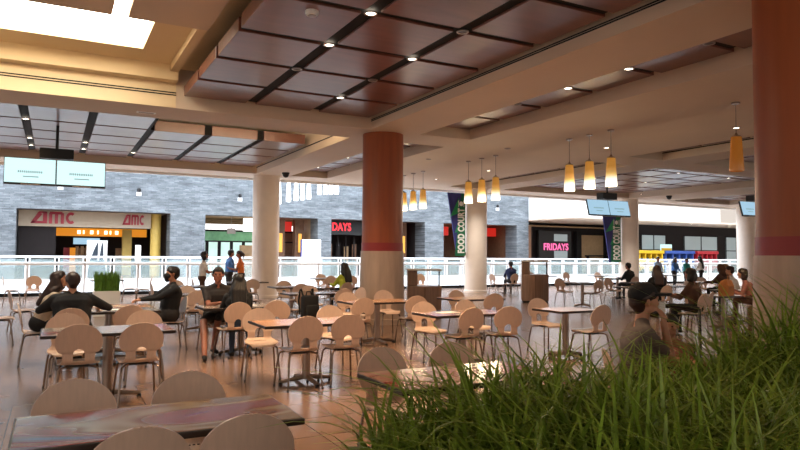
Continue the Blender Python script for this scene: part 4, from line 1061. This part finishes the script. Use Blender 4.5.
person('capped bearded person in a grey shirt lifting a cup to the mouth', (4.06, 3.62), -125, C_grey, C_tan, hair='beardcap', hairm=M_hairb, cap=C_black, eyes=True, short_sleeve=True, vox=.009, lean=6, yaw=8, pitch=-6, width=1.12,
       hands=((-.12, .40, .75), (.06, .16, 1.05)), group='people in the hall')
o = MB().lathe([(.028, 0), (.036, .09), (.034, .095), (.026, .01)], 16, cap=False).build('drinking_cup', M_posterw, None, True); o.location = (4.185, 3.535, 1.135); tag(o, 'small white cup held at the mouth of the capped person', 'cup')
# child in a stroller facing the capped person
person('small child with dark hair sitting in the stroller', (4.67, 3.86), 125, C_pink, C_tan, skin=M_skin1, scale=.80, eyes=True, lean=-6, hands=((-.14, .22, .62), (.14, .22, .62)), vox=.011)
e = empty('stroller', (4.67, 3.86, 0), R(125), 'dark stroller with a tilted handle in front of the capped person', 'stroller'); e.scale = (1.0, 1.0, 1.13)
MB().cbox(-.19, .19, -.16, .18, .24, .315, .02).build('seat', C_char, e, True); MB().add([(-.19, -.2, .3), (.19, -.2, .3), (.19, -.28, .72), (-.19, -.28, .72), (-.19, -.23, .3), (.19, -.23, .3), (.19, -.31, .72), (-.19, -.31, .72)], [(0, 1, 2, 3), (7, 6, 5, 4), (0, 4, 5, 1), (1, 5, 6, 2), (2, 6, 7, 3), (3, 7, 4, 0)]).build('backrest', C_char, e)
for s in (-1, 1):
    MB().tube([(s*.23, .35, .08), (s*.23, 0, .3), (s*.23, -.28, .72), (s*.22, -.44, .98)], .014, 8).build('frame_tube', M_black, e, True)
    MB().tube([(s*.23, -.35, .08), (s*.23, 0, .3)], .013, 8).build('rear_leg', M_black, e, True)
    for y in (.35, -.35): MB().tube([(s*.23-.02, y, .09), (s*.23+.02, y, .09)], .09, 16).build('wheel', M_black, e, True)
MB().tube([(-.22, -.44, .98), (0, -.48, 1.0), (.22, -.44, .98)], .02, 8).build('handle', M_black, e, True)
MB().tube([(-.22, .05, .56), (0, .14, .58), (.22, .05, .56)], .012, 8).build('safety_bar', M_black, e, True)
# the right hand crowd
person('person in black seen from behind by the far white column', (18.6, 17.05), 8, C_black, C_black, skin=M_skin2, vox=.017, lean=12, width=1.1)
person('person in black with a scarf and tan face left of the grey four legged table', (13.8, 11.75), -30, C_black, C_black, skin=M_skin2, hair='long', hairm=M_hairb, vox=.015, yaw=-25)
person('distant person in pale blue at the railing near the ride cars', (26.9, 22.9), 160, C_lblue, C_char, skin=M_skin2, stand=True, scale=.9, vox=.02)
person('distant person in blue beside the one in teal', (27.9, 22.7), 180, C_blue, C_char, skin=M_skin2, stand=True, scale=.88, hair='long', vox=.02)
person('distant person in teal before the blue ride car', (28.4, 22.4), 170, C_teal, C_char, skin=M_skin2, stand=True, scale=.86, vox=.02)
person('distant long haired person in white before the blue ride car', (28.9, 21.9), 20, C_white, C_char, skin=M_skin2, stand=True, scale=.92, hair='verylong', vox=.02)
person('dark haired person in a patterned dark coat between grey table and lit chair', (11.45, 8.85), 15, C_brown, C_black, skin=M_skin2, hair='bob', vox=.013, lean=10)
chair(11.45, 8.6, 'N', 'chair holding the person in a patterned dark coat', True, 12)
person('hooded person in brown, left one of the two hooded people', (18.5, 13.3), 5, C_brown, C_black, skin=M_skin2, hair='hood', hairm=C_brown, vox=.017)
person('hooded person in khaki, right one of the two hooded people', (19.35, 13.75), -5, C_khaki, C_black, skin=M_skin2, hair='hood', hairm=C_khaki, vox=.017)
person('person in a white jacket left of the brown haired person at the big column', (16.6, 11.5), 30, C_white, C_black, skin=M_skin1, hair='short', hairm=M_hairb, vox=.016, lean=18)
chair(16.5, 11.2, 'N', 'chair holding the person in a white jacket', True, 25)
person('person with full brown hair leaning forward beside the big column', (14.6, 9.7), 35, C_pink, C_brown, skin=M_skin1, hair='bob', hairm=M_hairb, vox=.013, lean=24, width=1.1)
chair(14.7, 9.35, 'N', 'chair holding the brown haired person beside the big column', True, 30)
person('person in brown trousers and dark shirt seated behind the grass by the paper bag', (12.5, 7.9), 25, C_brown, C_khaki, skin=M_skin2, vox=.013, lean=15)
chair(12.45, 7.6, 'N', 'chair holding the person behind the grass by the paper bag', True, 25)

# ================================================================== LIGHT
w = bpy.data.worlds.new('world'); scn.world = w; w.use_nodes = True
bg = w.node_tree.nodes['Background']; bg.inputs['Color'].default_value = (1, .89, .80, 1); bg.inputs['Strength'].default_value = .70
# the hall's own ceiling lamps over the seating
for x, y, p in [(-1, 2, 60), (2.5, 1.5, 60), (5, 3.6, 50), (.5, 6.5, 60)]:
    pass
scn.view_settings.view_transform = 'Standard'; scn.view_settings.look = 'None'; scn.view_settings.gamma = 1; scn.view_settings.exposure = 0.22
scn.view_settings.use_curve_mapping = False
scn.cycles.max_bounces = 8; scn.cycles.use_denoising = True; scn.cycles.sample_clamp_indirect = 6
